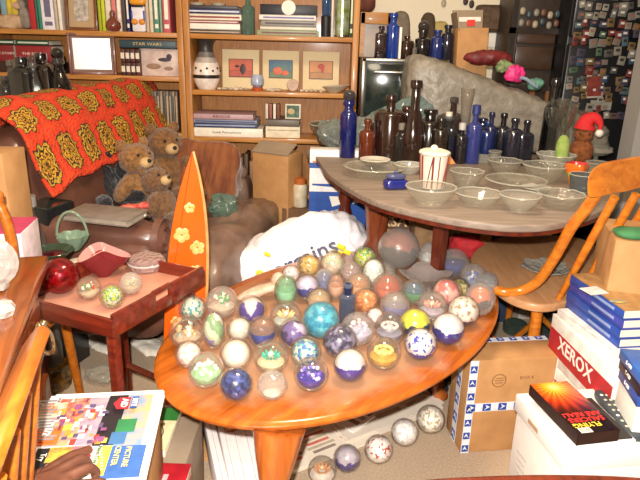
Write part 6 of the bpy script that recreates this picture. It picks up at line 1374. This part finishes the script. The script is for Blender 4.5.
text('ARE REAL!', T3(0, -hh * .17), .022, RED, t, bold=.0004); text('SAUCERS', T3(0, -hh * .265), .023, RED, t, bold=.0004); text('FLYING', T3(-.012, -hh * .36), .022, YEL, t, bold=.0004)
b = NB(); bx(b, (-w_ * .27, -hh * .45, .0308), (.03, .018, .0006)); 
for k in range(6): bx(b, (-w_ * .27 - .011 + k * .0044, -hh * .45, .0312), (.0016, .014, .0006), mi=1)
obj('barcode_label', b, [WHITE, INK], t)
# remote
q0, q1 = onto(602, 391, zc + .02), onto(637, 434, zc + .02); d = q1 - q0; ang = math.atan2(d.y, d.x); c_ = (q0 + q1) / 2
t = thing('remote_control', 'dark grey remote control with pale buttons on the white box', 'remote', (c_.x + .002, c_.y, zc), (0, 0, ang)); L_ = d.length + .02
b = NB(); puff(b, (0, 0, .011), (L_, .052, .022), 5, cuts=14); obj('body', b, mat('3c4248', .4), t)
b = NB()
for i in range(7):
    for j in range(3): puff(b, (-L_ * .34 + i * L_ * .11, (j - 1) * .014, .0225), (.008, .009, .003), 2.5, cuts=2, mi=0 if (i + j) % 4 else 1)
obj('buttons', b, [mat('b8b49c', .5), mat('d8d8d4', .5)], t)
# stack of ream cartons
N_ = at(617, 374, .45); F_ = at(553, 313, .45); d = (F_ - N_); L_ = d.length; ang = math.atan2(d.y, d.x) - PI / 2
RDB = mat('b0242c', .5); WB = mat('e4ddd4', .55)
for k in range(3):
    t = thing('paper_carton', ['white paper carton with red XEROX band, lowest of three', 'white paper carton with red XEROX band, middle of three', 'white paper carton with red XEROX band, topmost and under the blue books'][k], 'box', (N_.x, N_.y, k * .15), (0, 0, ang), 'red banded paper cartons')
    b = NB(); bx(b, (.11, L_ / 2, .0745), (.22, L_, .149), bev=.002); obj('body', b, WB, t)
    b = NB(); bx(b, (-.0008, L_ / 2, .07), (.002, L_ * .97, .075)); obj('red_band', b, RDB, t)
    text('XEROX', frameM((-.0022, L_ * .55, .078), (0, -1, 0), (0, 0, 1)), .06, WHITE, t, bold=.0008)
    b = NB(); bx(b, (.11, -.0008, .07), (.2, .002, .075)); obj('red_band', b, RDB, t)
# blue books
zz = .4505
for k in range(5):
    th = .028 if k else .022
    lb = ['thin white paper bundle at the bottom of the blue book stack', 'blue hardback, lowest in the stack on the paper cartons', 'blue hardback, second from bottom in the stack', 'blue violet hardback, second from top in the stack', 'blue hardback with tan cover, topmost in the stack'][k]
    q0 = at(620, 346 - k * 9.5, zz + th); q1 = at(566, 303 - k * 6.5, zz + th); 
    if k == 0: base0 = at(612, 350, zz + th); base1 = at(557, 308, zz + th)
    if k >= 1: 
        base0 = at(617, 346, .48) ; base1 = at(563, 303, .48)
    dd = base1 - base0; an = math.atan2(dd.y, dd.x) - PI / 2; LL = dd.length * (.98 - .01 * k)
    t = thing('book', lb, 'book', (base0.x + .004 * (k % 2), base0.y, zz), (0, 0, an), 'blue hardbacks on the paper cartons')
    wv = .20
    b = NB(); bx(b, (wv / 2, LL / 2, th / 2), (wv - .006, LL - .008, th - .005)); obj('pages', b, PAGES, t)
    c1 = 'e0dcd6' if k == 0 else ('4048a0' if k == 3 else '2a4a9e')
    b = NB(); bx(b, (.0015, LL / 2, th / 2), (.003, LL, th), bev=.001); bx(b, (wv / 2, LL / 2, .0012), (wv, LL, .0024)); bx(b, (wv / 2, LL / 2, th - .0012), (wv, LL, .0024), mi=1)
    if k: bx(b, (-.0003, LL * .35, th / 2), (.0008, LL * .4, th * .3), mi=2)
    obj('cover', b, [mat(c1, .35, var=.1), mat('b08a5c' if k == 4 else c1, .45, c2='9c7648' if k == 4 else None), mat('8a9cc8', .5)], t)
    zz += th + .0005
b = NB(); bx(b, (0, 0, .001), (.06, .05, .002)); p = at(594, 291, zz); tag(obj('paper_label', b, mat('d8cccc', .6), None, (p.x, p.y, zz), (0, 0, .3)), 'pale pink paper slip on the topmost tan covered book', 'paper')
b = NB(); puff(b, (0, 0, .002), (.05, .02, .003), 2, .004, 3, cuts=5, ws=60); p = at(618, 302, zz); tag(obj('sticker', b, mat('c8b030', .5, c2='6a7a8c'), None, (p.x, p.y, zz)), 'small yellow sticker on the topmost tan covered book', 'sticker')
# tan carton behind with green thing
p = at(616, 240, .74); b = NB(); bx(b, (.16, .12, .37), (.32, .24, .74), bev=.004); tag(obj('carton', b, CARD, None, (p.x, p.y, 0), (0, 0, R(-14))), 'tall tan carton at the right edge behind the blue books', 'box')
b = NB(); puff(b, (0, 0, .012), (.12, .09, .026), 2.4, .008, 3, cuts=12, ws=16); p2 = at(636, 238, .745); tag(obj('green_cloth', b, mat('3f7a4c', .9), None, (p2.x + .01, p2.y + .03, .7405)), 'folded green cloth on the tall right carton', 'cloth')
# video tape boxes at the right edge
Fv, Nv = at(622, 348, .535), at(643, 376, .535); dd = Fv - Nv; an = math.atan2(dd.y, dd.x) - PI / 2; LL = dd.length
for k in range(3):
    t = thing('tape_box', ['blue video tape box at the bottom of the right edge stack', 'black and blue video tape box in the middle of the right edge stack', 'blue video tape box on top of the right edge stack'][k], 'box', (Nv.x, Nv.y, .4525 + k * .0275), (0, 0, an + .03 * (k - 1)), 'video tape boxes at the right edge')
    b = NB(); bx(b, (.06, LL / 2, .013), (.12, LL, .026), bev=.001); obj('body', b, mat(['2c4c98', '1c1c2c', '3460a8'][k], .35), t)
    text(['E-180', 'T-120', 'E-180'][k], frameM((-.0005, LL * .55, .013), (0, -1, 0), (0, 0, 1)), .014, WHITE, t)
b = NB(); bx(b, (.075, LL / 2 + .01, .05), (.13, LL * .9, .1), bev=.002); tag(obj('white_box', b, WHITE, None, (Nv.x, Nv.y, .352), (0, 0, an)), 'small white box under the video tape boxes at the right edge', 'box')
# dark rail of the nearest chair
pz = .63; rp = [at(x, y, pz) for x, y in [(388, 486), (420, 478.5), (470, 475), (540, 473), (610, 474), (690, 480)]]
t = thing('dark_chair', 'dark mahogany chair rail crossing the bottom right edge', 'chair', (rp[2].x, rp[2].y, 0)); o_ = Vector((rp[2].x, rp[2].y, 0))
b = NB(); sp_l = [p - o_ for p in spline(rp, 5, closed=False)]
for i in range(len(sp_l) - 1):
    pass
V = []
for p in sp_l: V.append([b.verts.new(p + Vector(v)) for v in ((0, 0, 0), (0, -.025, .0), (0, -.03, -.06), (0, -.005, -.06))])
for i in range(len(V) - 1):
    for j in range(4): b.faces.new((V[i][j], V[i][(j + 1) % 4], V[i + 1][(j + 1) % 4], V[i + 1][j]))
b.faces.new(V[0][::-1]); b.faces.new(V[-1]); bmesh.ops.recalc_face_normals(b, faces=b.faces); o_2 = obj('crest_rail', b, DARKW, t); bv = o_2.modifiers.new('bevel', 'BEVEL'); bv.width = .008; bv.segments = 3
for i in (2, len(sp_l) - 8):
    p = sp_l[i]; b = NB(); bx(b, (p.x, p.y - .018, .285), (.03, .03, .57), bev=.004); obj('back_post', b, DARKW, t)
b = NB(); pm_ = (sp_l[2] + sp_l[-8]) / 2; bx(b, (pm_.x, pm_.y - .2, .40), (.34, .36, .03), bev=.01); obj('seat', b, DARKW, t)
for s in (-.15, .15):
    b = NB(); bx(b, (pm_.x + s, pm_.y - .35, .2), (.03, .03, .39), bev=.004); obj('leg', b, DARKW, t)
